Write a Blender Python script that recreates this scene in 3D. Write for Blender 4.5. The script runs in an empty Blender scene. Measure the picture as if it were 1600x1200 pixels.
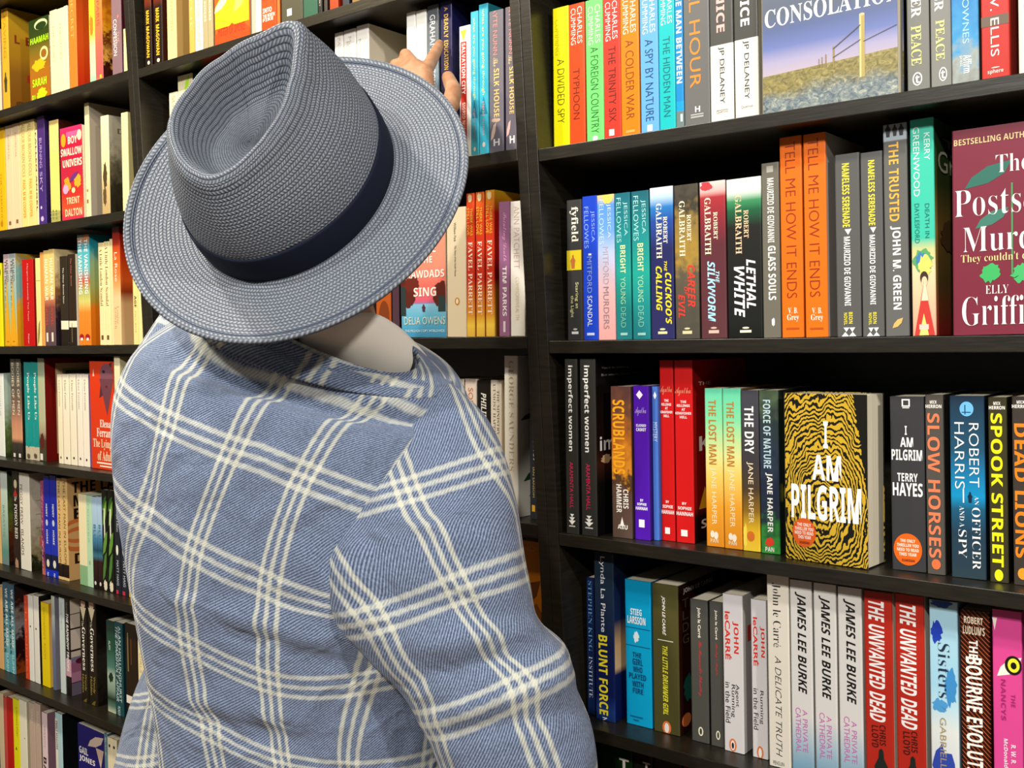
import bpy, bmesh, math, random
import numpy as np
from mathutils import Vector, Matrix
random.seed(7)
SC = bpy.context.scene
COL = SC.collection
# ------------------------------------------------------------------ camera
FPX = 1600.0
YAW, PITCH, ROLL = 0.66886, -0.04445, -0.01445
DZ = -0.15
CAM = np.array([0.8516, -1.13557, 1.60025 + DZ])
def _axes():
    ca, sa, cb, sb, cc, sc = math.cos(YAW), math.sin(YAW), math.cos(PITCH), math.sin(PITCH), math.cos(ROLL), math.sin(ROLL)
    r = np.array([ca, sa, 0.]); f = np.array([-sa*cb, ca*cb, sb]); u = np.cross(r, f)
    return cc*r + sc*u, -sc*r + cc*u, f
RGT, UPV, FWD = _axes()
def proj(P):
    v = np.asarray(P, float) - CAM
    z = v @ FWD
    return np.stack([800 + FPX*(v @ RGT)/z, 600 - FPX*(v @ UPV)/z], -1)
def ray(px, py): return FWD + RGT*(px-800)/FPX - UPV*(py-600)/FPX
def at(px, py, d): return CAM + ray(px, py)*d
def onY(px, py, Y):
    d = ray(px, py); return CAM + d*((Y-CAM[1])/d[1])
def Xat(px, Y, Z):
    a = RGT*FPX - (px-800)*FWD; v0 = np.array([0., Y, Z]) - CAM
    return -(a @ v0)/a[0]
cam = bpy.data.cameras.new('camera'); co = bpy.data.objects.new('camera', cam); COL.objects.link(co)
cam.sensor_width = 36; cam.lens = FPX/1600*36; cam.clip_start = .05
co.matrix_world = Matrix(((RGT[0], UPV[0], -FWD[0], CAM[0]), (RGT[1], UPV[1], -FWD[1], CAM[1]), (RGT[2], UPV[2], -FWD[2], CAM[2]), (0, 0, 0, 1)))
SC.camera = co
# ------------------------------------------------------------------ helpers
def lin(h):
    h = h.lstrip('#')
    c = [int(h[i:i+2], 16)/255 for i in (0, 2, 4)]
    return tuple((x/12.92 if x <= .04045 else ((x+.055)/1.055)**2.4) for x in c) + (1.,)
def tag(o, label=None, cat=None, group=None, kind=None):
    if label: o['label'] = label
    if cat: o['category'] = cat
    if group: o['group'] = group
    if kind: o['kind'] = kind
    return o
def empty(name, loc=(0, 0, 0), parent=None):
    o = bpy.data.objects.new(name, None); o.empty_display_size = .05
    o.location = loc; COL.objects.link(o); o.parent = parent
    return o
def link(name, me, mats=(), parent=None, smooth=False):
    for m in mats: me.materials.append(m)
    if smooth: me.polygons.foreach_set('use_smooth', [True]*len(me.polygons))
    o = bpy.data.objects.new(name, me); COL.objects.link(o); o.parent = parent
    return o
def mesh(name, vs, fs, mats=(), parent=None, smooth=False, mi=None, uvs=None):
    me = bpy.data.meshes.new(name); me.from_pydata([tuple(map(float, v)) for v in vs], [], [tuple(map(int, f)) for f in fs])
    if mi is not None: me.polygons.foreach_set('material_index', list(mi))
    if uvs is not None:
        l = me.uv_layers.new(name='UVMap')
        idx = np.zeros(len(me.loops), dtype=np.int32); me.loops.foreach_get('vertex_index', idx)
        l.data.foreach_set('uv', np.asarray(uvs, dtype=np.float32)[idx].ravel())
    o = link(name, me, mats, parent, smooth); me.update()
    return o
def boxes(name, bl, mat, parent=None, bev=.0012):
    bm = bmesh.new()
    for (x0, x1, y0, y1, z0, z1) in bl:
        r = bmesh.ops.create_cube(bm, size=1)
        for v in r['verts']: v.co = ((x0+x1)/2 + v.co.x*(x1-x0), (y0+y1)/2 + v.co.y*(y1-y0), (z0+z1)/2 + v.co.z*(z1-z0))
    if bev: bmesh.ops.bevel(bm, geom=bm.edges[:], offset=bev, segments=2, affect='EDGES', profile=.5)
    me = bpy.data.meshes.new(name); bm.to_mesh(me); bm.free()
    return link(name, me, [mat], parent)
class NT:
    def __init__(s, name):
        s.m = bpy.data.materials.new(name); s.m.use_nodes = True
        s.t = s.m.node_tree; s.b = s.t.nodes['Principled BSDF']
    def n(s, typ, **kw):
        x = s.t.nodes.new(typ)
        for k, v in kw.items():
            if k[0] == 'i' and k[1:].isdigit(): s.put(x, int(k[1:]), v)
            else: setattr(x, k, v)
        return x
    def put(s, node, i, v):
        if isinstance(v, bpy.types.NodeSocket): s.t.links.new(v, node.inputs[i])
        elif isinstance(v, bpy.types.Node): s.t.links.new(v.outputs[0], node.inputs[i])
        else: node.inputs[i].default_value = v
    def math(s, op, a, b=0., c=0.):
        return s.n('ShaderNodeMath', operation=op, i0=a, i1=b, i2=c).outputs[0]
    def mix(s, f, a, b):
        x = s.n('ShaderNodeMix', data_type='RGBA'); s.put(x, 0, f); s.put(x, 6, a); s.put(x, 7, b)
        return x.outputs[2]
    def ramp(s, f, stops, interp='LINEAR'):
        x = s.n('ShaderNodeValToRGB', i0=f); x.color_ramp.interpolation = interp
        e = x.color_ramp.elements
        while len(e) < len(stops): e.new(.5)
        for el, (p, c) in zip(e, stops): el.position = p; el.color = c
        return x.outputs[0]
    def sep(s, v):
        return s.n('ShaderNodeSeparateXYZ', i0=v).outputs
    def bump(s, h, dist=.001, st=1.):
        x = s.n('ShaderNodeBump'); x.inputs['Strength'].default_value = st; x.inputs['Distance'].default_value = dist
        s.t.links.new(h, x.inputs['Height']); s.t.links.new(x.outputs[0], s.b.inputs['Normal'])
    def col(s, c): s.put(s.b, 0, c)
    def rough(s, r, spec=.5):
        s.b.inputs['Roughness'].default_value = r; s.b.inputs['Specular IOR Level'].default_value = spec
MATS = {}
def mat(spec, rough=.38, spec_level=.35):
    """a printed-card material: hex, '~pos:hex,...' graded or '=pos:hex,...' banded from the top down, '*...' graded and blotchy"""
    k = (spec, rough)
    if k in MATS: return MATS[k]
    if spec in SPECIAL:
        m = SPECIAL[spec](); MATS[k] = m; return m
    t = NT('print_' + spec[:20].replace(':', '_')); t.rough(rough, spec_level)
    if spec[0] in '~=*':
        st = [(float(p.split(':')[0]), lin(p.split(':')[1])) for p in spec[1:].split(',')]
        z = t.sep(t.n('ShaderNodeTexCoord').outputs['Generated'])[2]
        v = t.math('SUBTRACT', 1., z)
        if spec[0] == '*':
            nz = t.n('ShaderNodeTexNoise', i0=t.n('ShaderNodeTexCoord').outputs['Object']); nz.inputs['Scale'].default_value = 70; nz.inputs['Detail'].default_value = 5
            v = t.math('ADD', v, t.math('MULTIPLY', t.math('SUBTRACT', nz.outputs[0], .5), .55))
        t.col(t.ramp(v, st, 'CONSTANT' if spec[0] == '=' else 'LINEAR'))
    else: t.col(lin(spec))
    MATS[k] = t.m
    return t.m
SPECIAL = {}
def m_fingerprint():
    t = NT('print_fingerprint'); t.rough(.35, .4)
    g = t.n('ShaderNodeTexCoord').outputs['Generated']; x, y, z = t.sep(g)
    dx = t.math('MULTIPLY', t.math('SUBTRACT', y, .48), .62); dz = t.math('SUBTRACT', z, .36)
    nz = t.n('ShaderNodeTexNoise', i0=g); nz.inputs['Scale'].default_value = 5.; nz.inputs['Detail'].default_value = 3
    w = t.math('MULTIPLY', t.math('SUBTRACT', nz.outputs[0], .5), .17)
    d = t.math('SQRT', t.math('ADD', t.math('MULTIPLY', dx, dx), t.math('MULTIPLY', t.math('MULTIPLY', dz, dz), .62)))
    s = t.math('SINE', t.math('MULTIPLY', t.math('ADD', d, w), 262.))
    n2 = t.n('ShaderNodeTexNoise', i0=g); n2.inputs['Scale'].default_value = 55.
    s = t.math('ADD', s, t.math('MULTIPLY', t.math('SUBTRACT', n2.outputs[0], .5), 3.0))
    n3 = t.n('ShaderNodeTexNoise', i0=g); n3.inputs['Scale'].default_value = 3.3
    s = t.math('ADD', s, t.math('MULTIPLY', t.math('SUBTRACT', n3.outputs[0], .45), 1.6))
    edge = t.math('SUBTRACT', t.math('ADD', t.math('MULTIPLY', y, y), t.math('MULTIPLY', t.math('SUBTRACT', z, .45), .5)), .96)
    s = t.math('SUBTRACT', s, t.math('MULTIPLY', t.math('MAXIMUM', edge, 0.), 40.))
    t.col(t.mix(t.math('GREATER_THAN', s, .02), lin('15140f'), lin('c9a42c')))
    return t.m
def m_landscape():
    t = NT('print_landscape'); t.rough(.35, .4)
    g = t.n('ShaderNodeTexCoord').outputs['Generated']; x, y, z = t.sep(g)
    sky = t.ramp(z, [(.2, lin('b8aab4')), (.27, lin('a49fbe')), (.34, lin('6a78b0')), (.42, lin('5a6894')), (.5, lin('5c6678')), (1., lin('66707c'))])
    mp = t.n('ShaderNodeMapping', i0=g); mp.inputs['Scale'].default_value = (1, .7, 1.5)
    nz = t.n('ShaderNodeTexNoise', i0=mp.outputs[0]); nz.inputs['Scale'].default_value = 26.; nz.inputs['Detail'].default_value = 10; nz.inputs['Roughness'].default_value = .72; nz.inputs['Distortion'].default_value = 1.2
    dry = t.ramp(nz.outputs[0], [(.3, lin('4c4a34')), (.45, lin('7c7448')), (.55, lin('948852')), (.7, lin('b4a674'))])
    frost = t.ramp(nz.outputs[0], [(.3, lin('3c4a52')), (.45, lin('66747c')), (.56, lin('8c9490')), (.68, lin('c4c4ac'))])
    n2 = t.n('ShaderNodeTexNoise', i0=g); n2.inputs['Scale'].default_value = 3.2; n2.inputs['Detail'].default_value = 3
    k = t.n('ShaderNodeMapRange', i0=t.math('ADD', z, t.math('MULTIPLY', t.math('SUBTRACT', n2.outputs[0], .5), .16))); k.inputs[1].default_value = .15; k.inputs[2].default_value = .08
    grass = t.mix(k.outputs[0], dry, frost)
    hor = t.math('ADD', .205, t.math('MULTIPLY', y, .025))
    t.col(t.mix(t.math('GREATER_THAN', z, hor), grass, sky))
    return t.m
def m_stripes():
    t = NT('print_stripes'); t.rough(.35, .4)
    g = t.n('ShaderNodeTexCoord').outputs['Object']; x, y, z = t.sep(g)
    s = t.math('FRACT', t.math('MULTIPLY', t.math('ADD', x, z), 190.))
    t.col(t.mix(t.math('GREATER_THAN', s, .78), lin('2a0a08'), lin('b8582a')))
    return t.m
SPECIAL.update({'@finger': m_fingerprint, '@land': m_landscape, '@stripes': m_stripes})
# ------------------------------------------------------------------ lettering
def serif(s):
    o = ''
    for c in s:
        if 'A' <= c <= 'Z': o += chr(0x1D400+ord(c)-65)
        elif 'a' <= c <= 'z': o += chr(0x1D41A+ord(c)-97)
        else: o += c
    return o
def script(s):
    o = ''
    for c in s:
        if 'A' <= c <= 'Z': o += chr(0x1D4D0+ord(c)-65)
        elif 'a' <= c <= 'z': o += chr(0x1D4EA+ord(c)-97)
        else: o += c
    return o
def sans_bold(s):
    o = ''
    for c in s:
        if 'A' <= c <= 'Z': o += chr(0x1D5D4+ord(c)-65)
        elif 'a' <= c <= 'z': o += chr(0x1D5EE+ord(c)-97)
        elif '0' <= c <= '9': o += chr(0x1D7EC+ord(c)-48)
        else: o += c
    return o
GLY = {}
def font_key(s, st): return (s, ''.join(c for c in st if c in 'bkitfgs'))
def make_lettering(keys):
    objs = []
    for (s, st) in keys:
        c = bpy.data.curves.new('lettering', 'FONT'); c.resolution_u = 3
        heavy = ('k' in st or 'b' in st) and 'É' not in s and 'é' not in s
        c.body = serif(s) if ('f' in st or 'g' in st) else script(s) if 's' in st else sans_bold(s) if heavy else s
        c.offset = .006 if heavy and 'k' in st else 0. if heavy else .02 if 'k' in st or 'b' in st else -.014 if 'g' in st else -.01 if 't' in st else 0.
        if 'i' in st: c.shear = .25
        o = bpy.data.objects.new('lettering', c); COL.objects.link(o); objs.append((s, st, o))
    dg = bpy.context.evaluated_depsgraph_get()
    for s, st, o in objs:
        me = bpy.data.meshes.new_from_object(o.evaluated_get(dg))
        n = len(me.vertices)
        v = np.zeros(n*3); me.vertices.foreach_get('co', v); v = v.reshape(-1, 3)[:, :2]
        f = [tuple(p.vertices) for p in me.polygons]
        if n: v = (v - v.min(0))/np.maximum(v.max(0)-v.min(0), 1e-6)
        GLY[(s, st)] = (v, f)
        bpy.data.meshes.remove(me)
    for s, st, o in objs:
        c = o.data; bpy.data.objects.remove(o); bpy.data.curves.remove(c)
# ------------------------------------------------------------------ room and bookcases
def m_wood():
    t = NT('black_brown_laminate'); t.rough(.36, .5)
    g = t.n('ShaderNodeTexCoord').outputs['Object']
    mp = t.n('ShaderNodeMapping', i0=g); mp.inputs['Scale'].default_value = (6, 6, 60)
    nz = t.n('ShaderNodeTexNoise', i0=mp.outputs[0]); nz.inputs['Scale'].default_value = 4.; nz.inputs['Detail'].default_value = 6
    t.col(t.ramp(nz.outputs[0], [(.3, lin('16140e')), (.7, lin('242017'))]))
    t.bump(nz.outputs[0], .0004, .4)
    return t.m
WOOD = m_wood()
def m_plain(name, hexc, rough, sc=20., amt=.06, bumpd=.001):
    t = NT(name); t.rough(rough, .3)
    nz = t.n('ShaderNodeTexNoise', i0=t.n('ShaderNodeTexCoord').outputs['Object']); nz.inputs['Scale'].default_value = sc; nz.inputs['Detail'].default_value = 4
    c = lin(hexc); lo = tuple(x*(1-amt*3) for x in c[:3]) + (1.,); hi = tuple(min(1, x*(1+amt*3)) for x in c[:3]) + (1.,)
    t.col(t.ramp(nz.outputs[0], [(.3, lo), (.7, hi)])); t.bump(nz.outputs[0], bumpd, .3)
    return t.m
tag(boxes('floor', [(-3, 2.6, -3.6, .6, -.05, 0)], m_plain('timber_floor', '6b5138', .4, 9), bev=0), kind='structure')
tag(boxes('wall_back', [(-3, 2.6, .36, .46, 0, 2.9)], m_plain('painted_wall', '8a8378', .8), bev=0), kind='structure')
tag(boxes('wall_left', [(-3.06, -2.96, -3.6, .36, 0, 2.9)], bpy.data.materials['painted_wall'], bev=0), kind='structure')
SEAM = [-2.06, -.95297, 0., .953]          # where neighbouring bookcases meet, at height 1.45
LEAN = -.050                                 # the whole run leans a little sideways
def lean(z): return LEAN*(z-1.45)
BT = .0172                                  # board thickness
ZT = {}                                     # top of each shelf board: (bay, k)
for b, zs in ((0, (2.403, 2.1377, 1.8658, 1.5983, 1.3326, 1.067, .802, .538, .272)), (1, (2.400, 2.1333, 1.8646, 1.6032, 1.3396, 1.073, .806, .54, .274)), (2, (2.39, 2.124, 1.859, 1.5961, 1.3317, 1.0701, .806, .54, .274))):
    for k, z in enumerate(zs): ZT[b, k-3] = z+DZ
DEP = .30
def slab(name, x0, x1, y0, y1, z0, z1, parent, bev=.0008):
    o = boxes(name, [(x0, x1, y0, y1, z0, z1)], WOOD, parent, bev)
    for v in o.data.vertices: v.co.x += lean(v.co.z)
    return o
for b, lab in enumerate(('tall black-brown bookcase on the far left, packed with novels', 'tall black-brown bookcase in the middle, behind the man in the hat', 'tall black-brown bookcase on the right, full of crime novels')):
    x0, x1 = SEAM[b]+.0004, SEAM[b+1]-.0004
    bc = empty('bookcase', ((x0+x1)/2, 0, 0))
    tag(bc, lab, 'bookcase', 'bookcases along the wall')
    def sub(o): o.matrix_parent_inverse = Matrix.Translation((-(x0+x1)/2, 0, 0)); return o
    for s in (0, 1):
        a = x0 if s == 0 else x1-BT
        sub(slab('side_panel', a, a+BT, 0, DEP, 0, 2.31, bc))
    sub(slab('back_panel', x0+BT, x1-BT, DEP-.006, DEP, .02, 2.29, bc, 0))
    sub(slab('top_panel', x0+BT+.0004, x1-BT-.0004, 0, DEP-.007, 2.29, 2.308, bc))
    sub(slab('plinth', x0+BT+.0004, x1-BT-.0004, .02, .04, 0, .09, bc))
    for k in range(-3, 6):
        z = ZT[b, k]
        sub(slab('shelf', x0+BT+.0008, x1-BT-.0008, .0006, DEP-.007, z-BT, z, bc))
# ------------------------------------------------------------------ books
PAGE = None
def m_pages():
    t = NT('paper_edges'); t.rough(.8, .1)
    g = t.n('ShaderNodeTexCoord').outputs['Object']
    x, y, z = t.sep(g)
    w = t.n('ShaderNodeTexNoise'); mp = t.n('ShaderNodeMapping', i0=g); mp.inputs['Scale'].default_value = (2500, 6, 6); t.put(w, 0, mp.outputs[0]); w.inputs['Scale'].default_value = 1.
    t.col(t.ramp(w.outputs[0], [(.3, lin('c8bc9e')), (.7, lin('efe6cf'))]))
    return t.m
PAGE = m_pages()
ORD = {0: {-2: 'top shelf', -1: 'second shelf', 0: 'third shelf', 1: 'fourth shelf', 2: 'fifth shelf', 3: 'sixth shelf', 4: 'lowest shelf'},
       1: {-2: 'top shelf', -1: 'second shelf', 0: 'third shelf', 1: 'fourth shelf', 2: 'fifth shelf'},
       2: {-1: 'top shelf', 0: 'second shelf', 1: 'third shelf', 2: 'fourth shelf', 3: 'lowest shelf'}}
BAY = ('left bookcase', 'middle bookcase', 'right bookcase')
def parse(row):
    out = []
    for ln in row.strip().split('\n'):
        f = [x.strip() for x in ln.split('@@')]
        if len(f) < 4: raise ValueError(ln)
        h = f[0].split(); o = {}
        for kv in h[3:]:
            k, v = kv.split('='); o[k] = float(v)
        its = []
        if len(f) > 4 and f[4] and f[4] != '^':
            for it in f[4].split(';'):
                p = [x.strip() for x in it.split('|')]
                if len(p) < 4: continue
                a = [float(x) for x in p[1].split(',')]; b = [float(x) for x in p[2].split(',')]
                its.append((p[0], a, b, p[3], p[4] if len(p) > 4 else ''))
        out.append(dict(x0=float(h[0]), x1=float(h[1]), yt=float(h[2]), o=o, spine=f[1], cover=f[2], desc=f[3], items=its, same=len(f) > 4 and f[4] == '^'))
    return out
def shape(kind, n=28):
    if kind == '#R': return [(0, 0), (1, 0), (1, 1), (0, 1)]
    if kind == '#O': return [(.5+.5*math.cos(2*math.pi*i/n), .5+.5*math.sin(2*math.pi*i/n)) for i in range(n)]
    if kind == '#D': return [(.5, 0), (1, .5), (.5, 1), (0, .5)]
    if kind == '#T': return [(0, 0), (1, 0), (.5, 1)]           # point down
    if kind == '#A': return [(.5, 0), (1, 1), (0, 1)]           # point up
    if kind == '#L': return [(0, 1), (.15, .55), (.5, .15), (1, 0), (.85, .5), (.5, .85)]   # leaf
    if kind == '#M': return [(.2, 1), (.12, .6), (.0, .42), (.3, .22), (.34, .05), (.5, 0), (.66, .05), (.7, .22), (1, .42), (.88, .6), (.8, 1)]   # figure
    if kind == '#W': return [(0, 1), (0, .94), (1, 0), (1, .06)]   # wire
    if kind == '#V': return [(0, 0), (0, .06), (1, 1), (1, .94)]
    if kind == '#H': return [(0, 1), (0, .55), (.18, .35), (.3, .5), (.5, .2), (.66, .42), (.8, .3), (1, .6), (1, 1)]   # hills
    if kind == '#B':
        r = random.Random(int(n)); return [(.5+.5*(.6+.4*r.random())*math.cos(2*math.pi*i/24), .5+.5*(.6+.4*r.random())*math.sin(2*math.pi*i/24)) for i in range(24)]
    raise ValueError(kind)
def build_book(d, bay, k, prev_x, group):
    o = d['o']; z0 = ZT[bay, k] + .0005
    setb = o.get('s', .036); face = 'face' in o
    x0 = Xat(d['x0'], setb, z0) if 'top' not in o else None
    if x0 is None:
        P0 = onY(d['x0'], d['yt'], setb); P1 = onY(d['x1'], d['yt'], setb); x0, x1 = P0[0], P1[0]
    else: x1 = Xat(d['x1'], setb, z0)
    if prev_x is not None and x0 < prev_x + .0004 and 'free' not in o:
        x0 = prev_x + .0004
        if x1 < x0 + .004: x1 = x0 + .004
    xc = (x0+x1)/2
    if 'h' in o: h = o['h']
    else:
        pm = (d['x0']+d['x1'])/2
        h = onY(pm, d['yt'], setb)[2] - z0
    h = max(.1, min(h, .247))
    if face: w = x1-x0; t = o.get('th', .028)
    else: t = x1-x0; w = o.get('w', .13)
    # ---- cover
    e = min(.0016, t*.2); bt = min(.0007, t*.2)
    out = [(-t/2, w), (-t/2, e), (-t/2+e*.3, e*.3), (-t/2+e, 0), (t/2-e, 0), (t/2-e*.3, e*.3), (t/2, e), (t/2, w)]
    inn = [(t/2-bt, w), (t/2-bt, e+bt), (-t/2+bt, e+bt), (-t/2+bt, w)]
    ring = out+inn; n = len(ring)
    vs = [(x, y, 0) for x, y in ring] + [(x, y, h) for x, y in ring]
    fs, mi = [], []
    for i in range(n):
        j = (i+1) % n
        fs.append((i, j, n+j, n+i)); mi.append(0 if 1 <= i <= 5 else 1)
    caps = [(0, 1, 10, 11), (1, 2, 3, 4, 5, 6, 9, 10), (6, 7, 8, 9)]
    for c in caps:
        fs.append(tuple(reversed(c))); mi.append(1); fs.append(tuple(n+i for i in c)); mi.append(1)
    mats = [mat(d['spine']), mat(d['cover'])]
    mkey = {}
    frac = []
    if d['same']: d['frac'] = d['prev']['frac']
    else:
        for (s, a, b, c, st) in d['items']:
            if 'C' in st: frac.append((s, a[0], a[1], b[0], b[1], c, st)); continue
            if 'P' in st:
                yy = setb
                A = onY(a[0], (b[0]+b[1])/2, yy); B = onY(a[1], (b[0]+b[1])/2, yy)
                T_ = onY((a[0]+a[1])/2, b[0], yy); U_ = onY((a[0]+a[1])/2, b[1], yy)
                frac.append((s, (A[0]-x0)/w, (B[0]-x0)/w, 1-(T_[2]-z0)/h, 1-(U_[2]-z0)/h, c, st+'C')); continue
            xm = d['x0']+(d['x1']-d['x0'])*(a[0]+a[1])/2
            v = [1-(onY(xm, y, setb)[2]-z0)/h for y in b]
            frac.append((s, a[0], a[1], v[0], v[1], c, st))
        d['frac'] = frac
    lay = .00025
    for (s, u0, u1, v0, v1, c, st) in d['frac']:
        if c not in mkey:
            mkey[c] = len(mats); mats.append(mat(c, .45))
        if s[0] == '#' and len(s) >= 2 and s[1] in 'ROTADLMHBW' and (len(s) == 2 or s[2:].isdigit()):
            pts = shape(s[:2], int(s[2:])) if len(s) > 2 else shape(s)
            uv = [(u0+p*(u1-u0), v0+q*(v1-v0)) for p, q in pts]; pf = [tuple(range(len(uv)))]
            if s[:2] in ('#B',): uv.append(((u0+u1)/2, (v0+v1)/2)); m = len(uv)-1; pf = [(i, (i+1) % m, m) for i in range(m)]
            fl = True
        else:
            g, pf = GLY[font_key(s, st)]
            if 'h' in st or 'C' in st and 'v' not in st: uv = [(u0+p*(u1-u0), v1+q*(v0-v1)) for p, q in g]
            else: uv = [(u0+q*(u1-u0), v0+p*(v1-v0)) for p, q in g]
        base = len(vs)
        if 'C' in st: vs += [(t/2+lay, u*w, h*(1-v)) for u, v in uv if True]
        else: vs += [((u-.5)*t, -lay, h*(1-v)) for u, v in uv]
        if 'C' in st: vs[base:] = [(x, min(max(y, .0005), w-.0003), min(max(z, .0003), h-.0003)) for x, y, z in vs[base:]]
        else: vs[base:] = [(min(max(x, -t/2+.0003), t/2-.0003), y, min(max(z, .0003), h-.0003)) for x, y, z in vs[base:]]
        for f in pf:
            fs.append(tuple(base+i for i in f)); mi.append(mkey[c])
        lay += .00004
    tl = o.get('tilt', float(np.interp(xc, [-1.9, -.3, -.05, .1, .5, .9], [1.1, .9, .7, -.3, -1., -1.1])))
    ta = math.radians(tl); lift = abs(math.sin(ta))*(w if face else t)/2
    root = empty('book', (xc, setb, z0+lift))
    if face:
        ta *= .6; hx = math.sin(ta)*h
        root.location = (x0, setb + t/2, z0+abs(math.sin(ta))*w*(1 if ta > 0 else 0)); root.rotation_euler = (-ta, 0, -math.pi/2 + math.radians(o.get('yaw', 0)))
    else:
        root.rotation_euler = (0, ta, math.radians(o.get('yaw', 0)))
    tag(root, d['desc'] + (', ' + BAY[bay] + ' ' + ORD[bay][k]), 'book', group)
    mesh('cover', vs, fs, mats, root, mi=mi)
    pg = .0012
    bl = [(-t/2+bt+.0001, t/2-bt-.0001, e+bt+.0001, w-pg, .0006, h-.0008)]
    boxes('page_block', bl, PAGE, root, 0)
    return (x1 if not face else x1)
ALLROWS = []
def add_rows(bay, k, text): ALLROWS.append((bay, k, parse(text)))
def build_rows():
    keys = set()
    for bay, k, bs in ALLROWS:
        for d in bs:
            for (s, a, b, c, st) in d['items']:
                if not (s[0] == '#' and len(s) >= 2 and s[1] in 'ROTADLMHBW' and (len(s) == 2 or s[2:].isdigit())): keys.add(font_key(s, st))
    make_lettering(sorted(keys))
    for bay, k, bs in ALLROWS:
        px = SEAM[bay]+BT+lean(ZT[bay, k])+.0012; prev = None
        for d in bs:
            d['prev'] = prev
            e = build_book(d, bay, k, px, 'books on the %s of the %s' % (ORD[bay][k], BAY[bay]))
            if 'free' not in d['o']: px = e
            prev = d
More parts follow.
